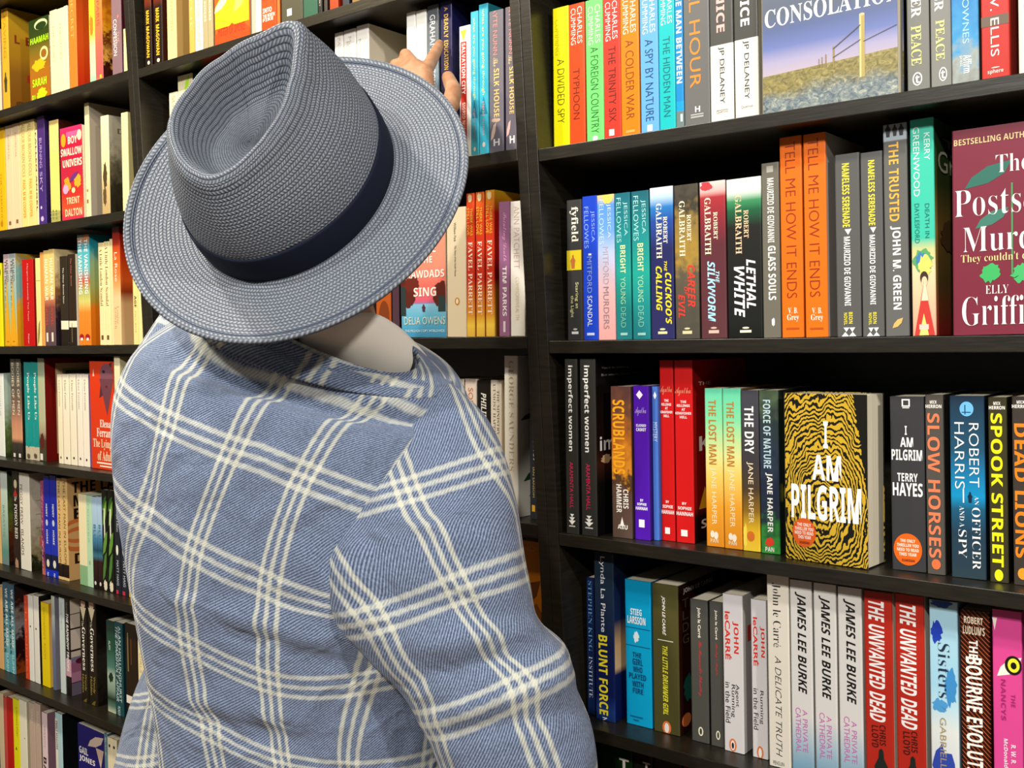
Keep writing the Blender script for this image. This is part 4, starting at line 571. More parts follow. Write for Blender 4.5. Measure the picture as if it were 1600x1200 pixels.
add_rows(0, 0, '''
-3 5 411 @@ f2e408 @@ b8a808 @@ lemon yellow book at the frame edge @@ #O|.4,.9|418,432|2c2808|
8.5 17.3 397 @@ ~0:d8b8bc,0.25:b4b8b4,0.5:90bcb0,0.75:b8b468,0.9:e8a818,1:dc9814 @@ c89c3c @@ first of two pastel spines with dark title over gold @@ KATE HUGO|.5,.9|406,440|4c3c50|;THE NEW SHIPS|.2,.6|406,490|4c3c50|;#A|0,1|430,540|e8a818|;#R|.3,.7|533,535|b87810|
17.7 26.8 396 w=.14 @@ ~0:b0bcbc,0.25:a4b8b4,0.5:90bcb0,0.75:b8b468,0.9:e8a818,1:dc9814 @@ *0:d8a010,.2:78b0a8,.45:88a8a0,.55:e09c18,1:d88c14 @@ second of two pastel spines with dark title over gold @@ ^
37 54 405 @@ c00808 @@ 8c1408 @@ crimson book with fine white vertical lettering @@ Margaret Kennedy The Feast|.45,.58|412,502|f4d8d0|t;Fisher|.45,.56|522,538|f4d8d0|
58 65 403 @@ f0e094 @@ c8b474 @@ cream spine with a fine line drawing @@ #R|0,1|438,439|b8a458|;#L|.2,.8|500,540|8c7c3c|
65.3 70.5 394 @@ e09c50 @@ a86430 @@ thin salmon orange spine beside the cream drawing
71 78.8 391 @@ ~0:e8c878,0.45:e8c06c,0.52:c87850,0.6:7c4840,1:54444c @@ b89860 @@ first of two cream spines turning plum at the foot @@ HUMAN WAR|.2,.85|405,470|f8f0d0|k;NOVEL|.3,.7|478,510|d84438|;#R|.3,.65|520,534|f0e0d0|
79 87 389 w=.15 @@ ~0:e8c878,0.45:e8c06c,0.52:c87850,0.6:7c4840,1:54444c @@ *0:e0c890,.25:d8c08c,.4:a06c34,.5:6c4c38,.65:2c1c24,1:201820 @@ second of two cream spines turning plum at the foot @@ ^
96 107 400 @@ =0:2c2418,0.72:f0e4c8,0.82:1c140c @@ 241c10 @@ first of two black books wearing a white paper band @@ The Other Bennet Sister|.42,.6|418,475|f0e8d8|
108.5 120 397 @@ =0:2c2014,0.73:f0e4c8,0.8:241a10 @@ e4d8bc @@ second of two black books wearing a white paper band @@ The Other Bennet|.4,.55|403,447|c87868|;#R|.4,.46|505,535|8c7c60|
124 132.7 367 @@ ~0:78a8a0,0.05:b07850,0.1:48b0c0,0.3:60b8c0,0.42:c0583c,0.5:a8b068,0.6:d0cc70,0.7:e0882c,1:dc7c1c @@ a87030 @@ first of two blue to orange spines with white title @@ THE VANISHING|.2,.8|374,460|f0f4ec|b;#O|.1,.9|522,532|a0141c|;#R|.3,.7|528,532|f0e8e0|
133 142 366 w=.15 @@ ~0:c07850,0.05:b07850,0.1:48b0c0,0.3:60b8c0,0.42:c0583c,0.5:a8b068,0.6:d0cc70,0.7:e0882c,1:dc7c1c @@ ~0:0c7c98,0.12:2c98a0,0.25:8ca878,0.45:98a45c,0.6:a88c30,0.66:d87010,1:cc680c @@ second of two blue to orange spines with white title @@ THE VANISHING|.2,.8|373,459|f0f4ec|b;#O|.1,.9|522,532|a0141c|;#R|.3,.7|528,532|f0e8e0|;#O|.36,.7|.19,.29|e8e0b8|C;#O|.42,.64|.21,.27|8ca878|C;#B4|.5,1|.32,.5|5c1c10|C;#B7|.2,.8|.5,.7|4c3014|C
156.5 164.8 379 @@ f0dca4 @@ c8b078 @@ first of two ivory spines with brown serif title @@ A Little London Scandal|.25,.75|388,478|5c4024|g;#R|.3,.7|524,531|6c4c2c|
165.2 173.5 377 @@ f0dca4 @@ c8b078 @@ second of two ivory spines with brown serif title @@ A Little London Scandal|.25,.75|384,478|5c4024|g;#R|.3,.7|524,531|6c4c2c|
174 178 373 @@ ecd49c @@ b89c64 @@ very thin ivory spine beside the red and orange book
178.5 189.5 354 w=.15 @@ ~0:5c0808,0.12:a82010,0.25:d05c1c,0.4:d87830,0.5:e0a060,0.6:e8c494,1:e4c890 @@ ~0:6c0c08,0.25:b8300c,0.45:cc5418,0.55:8c3010,0.65:d0a470,1:d4b07c @@ red to cream graded book with white italic title @@ La Rose|.3,.7|394,440|f6e4d0|;Louise|.5,.75|478,506|c09c68|g;Erdrich|.2,.45|480,514|c09c68|g
209 216.5 392 @@ f2dc90 @@ c8b068 @@ first of two yellow cream spines against the hat brim @@ AGE|.3,.75|462,480|4c3818|b;PAUL BATE|.4,.6|486,520|c8a858|
217 222.5 390 @@ f2e09c @@ c8b474 @@ second of two yellow cream spines against the hat brim
''')
add_rows(0, 1, '''
-3 7.8 584 w=.15 @@ ecf0e8 @@ *0:a8bcac,.3:b0c0b0,.5:98a88c,.7:5c6c38,1:2c3814 @@ pale white book with a misty green cover side @@ MY BRILLIANT LIFE|.3,.6|590,650|b0b8bc|;S|.5,.85|.06,.13|2c3834|C;F|.5,.85|.17,.26|2c3834|C
19.3 27 561 @@ ~0:686858,0.3:5c5448,0.5:846454,0.65:c88c6c,0.8:d89c74,0.85:3c342c,1:24201c @@ 40382c @@ first of two grey brown spines with cream title over pink @@ BODIES OF MEN|.3,.75|567,648|f0e4cc|;#R|.3,.7|708,714|e0dcd0|
27.4 35.5 561 @@ ~0:686858,0.3:5c5448,0.5:846454,0.65:c88c6c,0.8:d89c74,0.85:3c342c,1:24201c @@ 1c2018 @@ second of two grey brown spines with cream title over pink @@ ^
40.3 50.5 566 @@ =0:0c9490,0.86:c8bca0 @@ 0a6c68 @@ first of two teal spines with white title and cream foot @@ People Like Us|.44,.84|582,656|f2f6f0|f;#T|0,1|690,700|0c9490|;AUTHOR|.3,.5|662,684|48b0b0|;#B3|.2,.8|708,718|5c5040|
51 61.3 566 @@ =0:0c9490,0.86:c8bca0 @@ 0a6c68 @@ second of two teal spines with white title and cream foot @@ People Like Us|.44,.84|582,656|f2f6f0|f;#T|0,1|690,700|0c9490|;AUTHOR|.3,.5|662,684|48b0b0|;#B3|.2,.8|708,718|5c5040|
62 72 560 w=.17 @@ ~0:98a488,0.2:b4bc98,0.6:b8b894,0.72:a89c80,0.8:4c3c28,1:3c4030 @@ 700c08 @@ pale green spine with a red cover around a framed painting @@ #B4|.1,.9|675,705|5c1c14|;#R|.15,.55|709,719|e8e4d8|;#R|.16,.95|.05,.93|c8a87c|C;#R|.26,.93|.1,.88|848c64|C;#R|.3,.93|.12,.26|3c5430|C;#B8|.3,.7|.6,.8|5c6c3c|C;#L|.3,.5|.3,.4|54281c|C
92 98.8 585 @@ f2e8c8 @@ d8b0a8 @@ first of five matching slim white spines @@ Elena Ferrante|.4,.65|594,636|8c8468|g;#O|.4,.65|713,717|2c2420|
100 109.8 585 @@ f4ead0 @@ c8bc90 @@ second of five matching slim white spines @@ Elena Ferrante|.36,.62|594,640|7c745c|g;#O|.4,.65|714,718|2c2420|
111 120.6 585 @@ f4ead0 @@ a89c80 @@ third of five matching slim white spines @@ Elena Ferrante|.36,.62|594,642|7c745c|g;#O|.4,.65|714,718|2c2420|
122 130.2 585 @@ f4ead8 @@ c8a4b0 @@ fourth of five matching slim white spines @@ Elena Ferrante|.36,.62|593,640|7c745c|g;#O|.4,.65|715,719|2c2420|
131 140.2 585 @@ f4ead8 @@ 9c6ca8 @@ fifth of five matching slim white spines, with a violet edge @@ Elena Ferrante|.36,.62|593,642|7c745c|g;#O|.4,.65|717,721|2c2420|
143.5 181 565 face=1 th=.022 s=.03 @@ 9c2008 @@ d8380c @@ face-out scarlet book with a shadowed face and white serif title @@ #L|.40,.95|.0,.34|4c2838|C;#O|.45,.98|.02,.22|7c4c58|C;#T|.42,1|.16,.5|6c3c48|C;#O|.55,.66|.08,.11|24141c|C;#O|.66,.76|.22,.245|6c1c24|C;#A|.14,.22|.07,.14|e8b8a0|C;Elena|.4,.84|.54,.61|f8f0e0|Cf;Ferrante|.26,1|.62,.7|f8f0e0|Cf;The Lying Life|.1,1.2|.72,.82|f8dcb8|Cf;of Adults|.28,.98|.83,.92|f8dcb8|Cf;#R|.24,.95|.935,.95|f4e4cc|C;#R|.36,.85|.965,.978|f4e4cc|C
181.5 190 557 s=.018 @@ ece0b4 @@ c8bc90 @@ cream spine standing in front of the scarlet cover @@ #O|.3,.6|718,723|3c3024|
''')
add_rows(0, 2, '''
-4 2.5 745 @@ ~0:d89850,1:e0c080 @@ a87838 @@ thin orange and cream book at the frame edge
3.5 13.5 737 w=.14 @@ ~0:d8e4dc,0.4:b8d0c0,0.7:8cb0a0,0.85:5c9484,1:74888c @@ *0:2c3424,.3:3c4c24,.5:5c6c24,.65:5c2c14,1:1c100c @@ pale mint spine with a garden cover side @@ BREATHE|.3,.6|790,840|7c9c90|
22 32.5 737 @@ *0:241c14,.4:1c140c,.7:2c1c14,1:241814 @@ 140e0a @@ black spine with a small pale figure at the top @@ #O|.3,.75|750,764|e8dcb0|;#A|.2,.8|762,776|a8302c|;The|.35,.65|776,784|e8e0d0|f;POISON BED|.3,.72|788,842|f0ece0|f;#B3|.2,.8|870,898|b08c70|
33 48.5 740 w=.15 @@ ece8d8 @@ *0:b8b0a0,.3:c8bcA8,.6:b4a890,.8:8c7c54,.88:2c3018,1:201c10 @@ white spine with spaced brown capitals and weatherboard cover side @@ PEGGY FREW|.1,.34|758,820|6c5038|;ISLANDS|.1,.36|828,868|3c2c20|;#R|.15,.5|.66,.75|d8644c|C;#R|.1,.98|.28,.285|8c8474|C;#R|.1,.98|.42,.425|8c8474|C;#R|.1,.98|.56,.565|8c8474|C;#L|.4,.8|.12,.4|6c6458|C
66 70.6 752 @@ ~0:9c4464,0.5:7c2c6c,0.8:5c2454,1:c86c50 @@ 6c2448 @@ thin plum spine with looping pink script @@ Always|.2,.9|758,830|e890b0|s;Home|.2,.9|838,896|e890b0|s
71 80.4 744 @@ =0:1424a8,0.45:1a30b4,0.78:0c1440,0.93:1430c0 @@ 101c80 @@ first of two royal blue spines with white lettering @@ HENRY|.35,.6|788,808|e8ecf4|b;#O|.3,.65|812,822|c8d4ec|;HOME|.35,.6|828,850|e8ecf4|b;#O|.3,.75|874,886|e8e4d4|;NOVEL|.35,.6|894,912|e8ecf4|b
80.8 91 744 @@ =0:1424a8,0.45:1a30b4,0.78:0c1440,0.93:1430c0 @@ 101c80 @@ second of two royal blue spines with white lettering @@ ^
91.4 98.8 748 @@ =0:dcb878,0.84:1c120c,0.97:e0c084 @@ b8985c @@ first of two tan spines with a black block at the foot @@ THE LAST MAN IN EUROPE|.3,.7|752,884|6c4c2c|
99.2 107.5 748 w=.153 @@ =0:dcb878,0.84:1c120c,0.97:e0c084 @@ d4a86c @@ second of two tan spines, its cover side with big black letters @@ THE LAST MAN IN EUROPE|.3,.7|752,884|6c4c2c|;THE LAST|.08,1|.04,.15|14100c|Ck;M|.1,.26|.17,.28|14100c|Ck;E|.1,.22|.3,.41|14100c|Ck;#O|-.2,.6|.4,.72|c86c34|C;#O|-.12,.5|.44,.68|d0a468|C;#O|-.06,.42|.48,.64|c86c34|C;#O|-.02,.36|.52,.6|d0a468|C;D|.1,.26|.74,.84|2c1410|Ck
125 136.5 773 @@ =0:f0e4b8,0.78:88b484 @@ d8cc9c @@ cream spine with a pale green foot
137 145.6 775 @@ b8dcb8 @@ 8cb08c @@ mint green spine with a tiny oval emblem @@ TENDER|.3,.5|784,850|98c09c|;#O|.35,.65|876,883|a0b890|
146 153.4 777 @@ ~0:b8d4ec,0.3:a8c8e0,0.45:4c84a8,0.58:1c4860,0.64:3c7488,0.7:301414,1:180c0c @@ 1c3048 @@ first of two sky to sea spines with a dark red foot @@ BLUE|.3,.8|820,850|3c7ca0|b;#O|.3,.7|908,914|d8d4c8|
154 161 777 @@ ~0:b8d4ec,0.3:a8c8e0,0.45:4c84a8,0.58:1c4860,0.64:3c7488,0.7:301414,1:180c0c @@ 101820 @@ second of two sky to sea spines with a dark red foot @@ ^
161.6 170 766 @@ 10140c @@ 0c1008 @@ first of two black spines with large green leaves @@ #L|.1,.9|775,800|3c6c28|;#L|.2,.95|782,822|7cac3c|;#R|.4,.6|795,850|e4e8d8|;#L|.1,1|830,868|64943c|;#L|0,.8|862,908|4c7c34|;#B3|.1,.9|905,925|e4d8c0|
170.6 179.5 767 @@ 10140c @@ 0c1008 @@ second of two black spines with large green leaves @@ ^
180.5 189 773 @@ 20242c @@ 101828 @@ first of two navy spines with white name and glowing doorway @@ The Midnight Library|.4,.75|780,832|e8ecf4|g;#O|.3,.7|852,868|f0f0dc|;MATT HAIG|.35,.7|876,915|c8d0e0|;#R|.2,.6|922,932|c03044|
190 200 773 @@ 20242c @@ 101828 @@ second of two navy spines with white name and glowing doorway @@ ^
201.5 212 790 @@ =0:c8b098,0.3:1c1814,0.45:d89c54,0.6:241c14,0.72:e8b028 @@ b8841c @@ banded book with a golden foot beside the jacket @@ #O|.3,.6|925,930|5c3c10|
''')
add_rows(0, 3, '''
-3 6 917 @@ e0b070 @@ 8c6030 @@ orange cream book at the frame edge
7 15.6 912 @@ *0:3c5c70,.3:3c7080,.5:5c94a0,.65:78b4bc,.8:5cacb8,1:58a8b4 @@ 2c5460 @@ first of two teal spines crowded with white and black capitals @@ WE ARE ALL MADE|.5,.9|920,1010|e8f0f0|b;OF GLASS|.1,.45|950,1020|10181c|b;SUMMER|.45,.85|1020,1062|d8ecf0|
16 24.4 914 w=.14 @@ *0:3c5c70,.3:3c7080,.5:5c94a0,.65:78b4bc,.8:5cacb8,1:58a8b4 @@ *0:0c2424,.2:3c1814,.35:7c6c64,.5:8c8484,.6:2c0c10,.8:20080c,.95:8c3c10 @@ second of two teal spines crowded with white and black capitals @@ ^
40.2 45.8 932 @@ d84420 @@ a02810 @@ thin vermilion spine with raised lettering @@ CLEANNESS|.3,.75|940,1060|e87858|
46.5 53.5 931 @@ ecebe0 @@ c8c0b0 @@ first of two plain white spines with a dark gap between @@ #O|.35,.6|978,981|3c3830|
55 62.6 932 w=.14 @@ ece8dc @@ 101018 @@ second of two plain white spines with a dark gap between @@ #O|.35,.6|982,985|3c3830|
66.5 78 943 @@ ecd008 @@ ~0:d88c30,0.4:e0b068,1:e8c050 @@ bright yellow spine with faint ochre lettering @@ GIOVANNI'S|.3,.6|950,1000|c8a810|;ROOM|.3,.6|1006,1030|c8a810|
83 87.5 932 w=.14 @@ ~0:c4ccb8,0.3:98a4a8,0.5:68748c,1:5c6884 @@ 7c7884 @@ slim grey blue spine with a lilac grey cover side
95 102.5 935 @@ ccd8d4 @@ a8b4ac @@ pale ice grey spine with tiny lettering @@ Olive Again|.4,.6|942,985|98a4a4|
104 111.5 937 w=.12 @@ =0:14100c,0.62:c89ca8,0.8:181210 @@ =0:e0d0b8,0.15:1c1410,0.16:dcc8b4,0.3:1c1410,0.315:dccab8,0.52:1c1410,0.54:d8c4b0,0.6:84788c,0.66:9c5c78,0.76:b47c94,0.86:1c1410,0.87:6c6070,1:d8c8b0 @@ black spine with white slanted capitals and a checked cover side @@ THE RAINBOW TROOPS|.3,.75|960,1050|f4f0e8|ki;THE AUTHOR|.3,.6|942,960|a0907c|;#O|.1,.3|.62,.68|5c1828|C;#O|.5,.7|.66,.72|5c1828|C
127.5 138.8 940 @@ =0:20180e,1:2c2410 @@ 181008 @@ first of two black spines with a pale bodice and looping title @@ #O|.2,.8|936,952|e0c0a8|;#T|.1,.9|950,972|ecdcb4|;The|.3,.55|971,980|ece4cc|g;Governess|.3,.75|981,1048|f2eee0|f;Wendy|.5,.8|1054,1080|a89440|;Holden|.2,.45|1054,1082|a89440|;#L|.2,.8|1090,1110|6c5c24|;#R|.4,.7|1100,1104|ece0b0|
140 152.6 942 w=.14 @@ =0:20180e,1:2c2410 @@ *0:0c0a06,.4:181410,.6:2c2820,1:141008 @@ second of two black spines with a pale bodice and looping title @@ #O|.2,.8|938,954|e0c0a8|;#T|.1,.9|952,974|ecdcb4|;The|.3,.55|973,982|ece4cc|g;Governess|.3,.75|983,1050|f2eee0|f;Wendy|.5,.8|1058,1084|a89440|;Holden|.2,.45|1058,1086|a89440|;#L|.2,.8|1094,1114|6c5c24|;#R|.4,.7|1104,1108|ece0b0|;#O|.2,.8|.46,.6|d8d0c0|C;#O|.34,.9|.45,.58|181410|C
168.5 180.5 971 @@ ~0:1c3c30,0.3:24503c,0.5:4c7c6c,0.6:a8c0ac,0.75:849c88,0.85:1c3424,0.93:5c7c6c,1:c8ccac @@ 24483c @@ misty green spine with small white lettering @@ ALAN|.3,.55|1002,1016|d8e4dc|;#B4|.2,.9|1050,1068|1c3020|
181 193.5 974 @@ 1c4c50 @@ 102c34 @@ dark teal spine with two lines of white capitals @@ ALAN HOLLINGHURST|.52,.82|980,1098|cfe0de|;THE SPARSHOLT AFFAIR|.16,.46|980,1096|cfe0de|i;PICADOR|.3,.6|1104,1119|d8e4e0|
198 216 977 @@ =0:281c10,0.75:f0e8d8,0.83:20160c @@ 28140c @@ dark brown book with a white paper band near its foot @@ #R|.2,.28|990,1050|8c7c50|;#R|.5,.54|1000,1040|8c4c28|
217.5 226 983 @@ ~0:b83c1c,0.05:f0e4b4,1:f0e0a8 @@ d0bc80 @@ first of two ivory spines beside the jacket flap @@ FAST GIRLS|.3,.7|990,1052|c8b480|
226.5 236 984 @@ f0e4b4 @@ d0bc80 @@ second of two ivory spines beside the jacket flap @@ FAST GIRLS|.3,.7|990,1060|c8b480|
''')
add_rows(0, 4, '''
-4 2.5 1082 top=1 @@ d8c4a0 @@ b89c74 @@ thin cream book at the frame edge
3.5 8 1089 top=1 @@ c85048 @@ 9c1c14 @@ slim faded red spine
8.3 17.5 1090 top=1 @@ c01410 @@ 8c0c08 @@ strong red spine between faded red and lemon yellow
18.3 27.8 1092 top=1 @@ f2ec14 @@ b8b008 @@ lemon yellow spine with olive lettering @@ A WOMAN'S STORY|.5,.75|1104,1150|8c8c10|;#A|.3,.6|1165,1170|5c5c08|
28.3 39 1094 top=1 @@ f4f0d4 @@ c4bc98 @@ plain ivory white spine @@ #R|.6,.8|1152,1153|8c8468|
43.5 52 1098 top=1 @@ =0:c8b09c,0.85:5c4c40 @@ a08c78 @@ first of two beige pink spines with faint lettering @@ TERRA|.4,.75|1106,1130|e8dccc|
52.8 60.5 1099 top=1 @@ =0:c8b09c,0.88:3c302c @@ 8c7868 @@ second of two beige pink spines with faint lettering @@ TERRA|.4,.75|1110,1134|e8dccc|
63.5 71.2 1113 top=1 w=.12 @@ ecd4d4 @@ 8c6874 @@ pale pink spine with a mauve cover side @@ PERSON|.4,.7|1134,1166|c8a4b4|;BA|.2,.8|1182,1206|34141c|b
84.5 94.5 1114 top=1 @@ b8dce0 @@ 0e1012 @@ pale aqua spine with dark lettering on white @@ #R|.0,.4|1122,1260|eee8dc|;EMILY MAGUIRE|.1,.35|1126,1170|2c3438|b
120 160.5 1138 top=1 face=1 th=.024 s=.05 @@ 100c50 @@ 1c1870 @@ face-out navy book with a pale hand and white name @@ #L|.4,1|.05,.22|d8c4b0|C;#T|.7,1.05|.2,.42|d8bca8|C;GAIL|.06,.4|.26,.34|f4f2f0|Ck;JONES|.06,.66|.36,.44|f4f2f0|Ck
161 165.6 1146 top=1 @@ 5c8494 @@ 34505c @@ slim grey blue spine beside the navy cover @@ BLACK|.3,.7|1152,1180|d8dcd8|
166 172.6 1152 top=1 @@ f0e4c0 @@ c8b890 @@ first of two cream spines in the shadow of the jacket @@ #O|.3,.7|1162,1167|2c241c|
173 180 1155 top=1 @@ f0e4c0 @@ b89c64 @@ second of two cream spines in the shadow of the jacket @@ #O|.3,.7|1165,1170|2c241c|
''')
build_rows()
# ------------------------------------------------------------------ the man
def W(v): return v[0]*RGT + v[1]*UPV - v[2]*FWD
def nrm(v): return v/np.linalg.norm(v)
def crom(P, n):
    P = np.asarray(P, float); m = len(P); out = []
    for t in np.linspace(0, m-1, n):
        i = min(int(t), m-2); f = t-i
        p0, p1, p2, p3 = P[max(i-1, 0)], P[i], P[i+1], P[min(i+2, m-1)]
        out.append(.5*(2*p1+(p2-p0)*f+(2*p0-5*p1+4*p2-p3)*f*f+(3*p1-p0-3*p2+p3)*f**3))
    return np.array(out)
def tps(pts, val, lamb=1e-4):
    pts = np.asarray(pts, float); n = len(pts)
    K = np.linalg.norm(pts[:, None]-pts[None], axis=2); K = np.where(K > 1e-9, K*K*np.log(K+1e-12), 0)
    A = np.zeros((n+3, n+3)); A[:n, :n] = K+lamb*np.eye(n); A[:n, n] = 1; A[:n, n+1:] = pts; A[n, :n] = 1; A[n+1:, :n] = pts.T
    w = np.linalg.solve(A, np.concatenate([val, [0, 0, 0]]))
    def f(q):
        q = np.asarray(q, float); k = np.linalg.norm(q[:, None]-pts[None], axis=2); k = np.where(k > 1e-9, k*k*np.log(k+1e-12), 0)
        return k@w[:n]+w[n]+q@w[n+1:]
    return f
def loft(rings, nr, ns, expo=.85):
    """rings: (left point, right point, bulge towards the viewer's side, bulge away); returns grid, (s,t) parameters"""
    L = crom([r[0] for r in rings], nr); R = crom([r[1] for r in rings], nr); B = crom([[r[2], r[3]] for r in rings], nr)
    C = (L+R)/2; T = np.gradient(C, axis=0)
    G = np.zeros((nr, ns+1, 3)); st = np.zeros((nr, ns+1, 2)); pn = FWD.copy(); tt = 0
    for i in range(nr):
        a = (R[i]-L[i])/2; n = np.cross(T[i], a); n = nrm(n)
        if n @ pn < 0: n = -n
        pn = n
        th = np.linspace(-math.pi/2, 3*math.pi/2, ns+1)-math.pi/2      # seam on the far side; ns//2 is the near side
        th = np.linspace(math.pi/2, math.pi/2+2*math.pi, ns+1)
        c, s = np.cos(th), np.sin(th)
        cc = np.sign(c)*np.abs(c)**expo; ss = np.sign(s)*np.abs(s)**expo
        G[i] = C[i]+cc[:, None]*a+np.where(ss > 0, ss*B[i][1], ss*B[i][0])[:, None]*n
        if i: tt += np.linalg.norm(C[i]-C[i-1])
        d = np.concatenate([[0], np.cumsum(np.linalg.norm(np.diff(G[i], axis=0), axis=1))]); d -= d[ns//2]
        st[i, :, 0] = d; st[i, :, 1] = tt
    return G, st
def grid_faces(nr, nc, off=0):
    return [(off+i*nc+j, off+i*nc+j+1, off+(i+1)*nc+j+1, off+(i+1)*nc+j) for i in range(nr-1) for j in range(nc-1)]
def plaid_uv(G, st, vert, horz):
    px = proj(G.reshape(-1, 3)).reshape(G.shape[0], G.shape[1], 2); nc = G.shape[1]
    lo, hi = nc//4, nc-nc//4
    P = px[:, lo:hi].reshape(-1, 2); S = st[:, lo:hi].reshape(-1, 2)
    def look(q):
        d = ((P-np.array(q))**2).sum(1); k = np.argsort(d)[:4]; w = 1/(d[k]+1.)
        return (S[k]*w[:, None]).sum(0)/w.sum()
    fu = tps([look(q) for i, c in enumerate(vert) for q in c[1]], [c[0] for c in vert for q in c[1]])
    fv = tps([look(q) for i, c in enumerate(horz) for q in c[1]], [c[0] for c in horz for q in c[1]])
    q = st.reshape(-1, 2)
    return np.stack([fu(q), fv(q)], -1)
def m_plaid():
    t = NT('blue_plaid_wool'); t.rough(.95, .12)
    t.b.inputs['Sheen Weight'].default_value = .12; t.b.inputs['Sheen Roughness'].default_value = .6
    uv = t.n('ShaderNodeTexCoord').outputs['UV']; u, v, _ = t.sep(uv)
    wob = t.n('ShaderNodeTexNoise', i0=uv); wob.inputs['Scale'].default_value = 14.; wob.inputs['Detail'].default_value = 2
    def lines(c):
        c = t.math('ADD', c, t.math('MULTIPLY', t.math('SUBTRACT', wob.outputs[0], .5), .03))
        d = t.math('SUBTRACT', t.math('FRACT', t.math('ADD', c, .5)), .5)
        out = None
        for o in (-.115, 0., .115):
            a = t.math('ABSOLUTE', t.math('SUBTRACT', d, o))
            k = t.n('ShaderNodeMapRange', i0=a); k.inputs[1].default_value = .034; k.inputs[2].default_value = .014
            out = k.outputs[0] if out is None else t.math('MAXIMUM', out, k.outputs[0])
        return out
    lu, lv = lines(u), lines(v)
    tw = t.math('SINE', t.math('MULTIPLY', t.math('ADD', t.math('MULTIPLY', u, 1.0), t.math('MULTIPLY', v, 1.25)), 160.))
    tw01 = t.math('MULTIPLY_ADD', tw, .5, .5)
    n1 = t.n('ShaderNodeTexNoise', i0=uv); n1.inputs['Scale'].default_value = 42.; n1.inputs['Detail'].default_value = 6; n1.inputs['Roughness'].default_value = .7
    n2 = t.n('ShaderNodeTexNoise', i0=uv); n2.inputs['Scale'].default_value = 5.; n2.inputs['Detail'].default_value = 3
    f = t.math('ADD', t.math('MULTIPLY', n1.outputs[0], .68), t.math('MULTIPLY', tw01, .32))
    base = t.ramp(f, [(.3, lin('38445c')), (.5, lin('6a7a9a')), (.72, lin('aab6ca'))])
    base = t.mix(t.math('MULTIPLY', n2.outputs[0], .35), base, lin('5c6474'))
    m = t.math('ADD', t.math('MULTIPLY', lu, t.math('MULTIPLY_ADD', tw01, .5, .5)), t.math('MULTIPLY', lv, t.math('MULTIPLY_ADD', tw01, -.75, 1.0)))
    m = t.math('MINIMUM', m, 1.)
    t.col(t.mix(m, base, lin('d4d4c3')))
    big = t.n('ShaderNodeTexNoise', i0=uv); big.inputs['Scale'].default_value = 2.2; big.inputs['Detail'].default_value = 2; big.inputs['Distortion'].default_value = .6
    h = t.math('ADD', t.math('MULTIPLY', f, .0012), t.math('MULTIPLY', big.outputs[0], .022))
    t.bump(h, 1., .55)
    return t.m
PLAID = m_plaid()
rings = [(at(400, 474, 1.130), at(648, 574, 1.145), .045, .05), (at(314, 500, 1.145), at(700, 604, 1.155), .07, .08), (at(236, 528, 1.165), at(735, 655, 1.175), .095, .10),
         (at(196, 592, 1.180), at(742, 750, 1.190), .11, .12), (at(187, 665, 1.190), at(730, 835, 1.200), .115, .125), (at(194, 765, 1.200), at(715, 920, 1.210), .115, .125),
         (at(209, 870, 1.210), at(704, 1000, 1.220), .11, .12), (at(226, 980, 1.220), at(700, 1080, 1.230), .10, .115), (at(244, 1080, 1.230), at(702, 1160, 1.240), .095, .11),
         (at(257, 1180, 1.240), at(708, 1240, 1.250), .095, .11), (at(264, 1300, 1.255), at(718, 1345, 1.265), .105, .115), (at(268, 1430, 1.275), at(730, 1460, 1.285), .115, .12), (at(266, 1560, 1.295), at(742, 1580, 1.300), .12, .12)]
foot = at(495, 1600, 1.33)
man = empty('person', (foot[0], foot[1], 0))
tag(man, 'person in blue plaid jacket and grey fedora, reaching for a book, seen from behind', 'person')
MI = Matrix.Translation((-foot[0], -foot[1], 0))
def inroot(o): o.matrix_parent_inverse = MI; return o
jk = empty('jacket', (0, 0, 0), man); inroot(jk)
def smooth_fold(G, st):
    return G
NRT, NST = 90, 120
G, st = loft(rings, NRT, NST)
# a few real folds: the pull across the lower back and the hollow beside the arm
px = proj(G.reshape(-1, 3)).reshape(NRT, NST+1, 2)
cen = G.mean(1, keepdims=True); outw = G-cen; outw /= np.linalg.norm(outw, axis=2, keepdims=True)+1e-9
def crease(x0, y0, x1, y1, wd, dep, s=1.):
    d = np.array([x1-x0, y1-y0], float); ln = np.hypot(*d); d /= ln; q = px-np.array([x0, y0])
    al = (q@d)/ln; ac = q@np.array([-d[1], d[0]])
    return dep*np.exp(-(ac/wd)**2)*np.exp(-((al-.5)/.55)**4)
nearside = np.zeros((NRT, NST+1)); nearside[:, NST//4:NST-NST//4+1] = 1
disp = (crease(350, 955, 540, 1010, 15, .007)-crease(345, 985, 540, 1038, 16, .006)+crease(300, 1090, 470, 1130, 14, .005)-crease(290, 1120, 480, 1160, 16, .006)
        + crease(480, 860, 560, 1000, 18, .008)+crease(250, 930, 420, 985, 14, .004)-crease(430, 560, 400, 760, 30, .006)-crease(400, 760, 400, 1000, 26, .006)+crease(560, 620, 690, 650, 18, .005)-crease(215, 640, 250, 900, 22, .005))*nearside
G = G+outw*disp[:, :, None]
vert = [(0, [(322, 540), (259, 678), (223, 816), (214, 900)]), (1, [(460, 564), (358, 714), (304, 864), (292, 960), (310, 1080), (340, 1200)]), (2, [(592, 606), (472, 750), (424, 912), (418, 1038), (442, 1200)]), (3, [(660, 690), (590, 800), (580, 1032), (544, 1188)])]
horz = [(0, [(388, 546), (496, 582), (590, 615), (688, 648)]), (1, [(196, 612), (268, 666), (358, 702), (472, 744), (568, 780)]), (2, [(208, 798), (298, 858), (418, 912), (514, 948)]), (3, [(232, 966), (316, 1020), (424, 1068), (616, 1056)]), (4, [(262, 1104), (340, 1146), (418, 1182), (676, 1188)])]
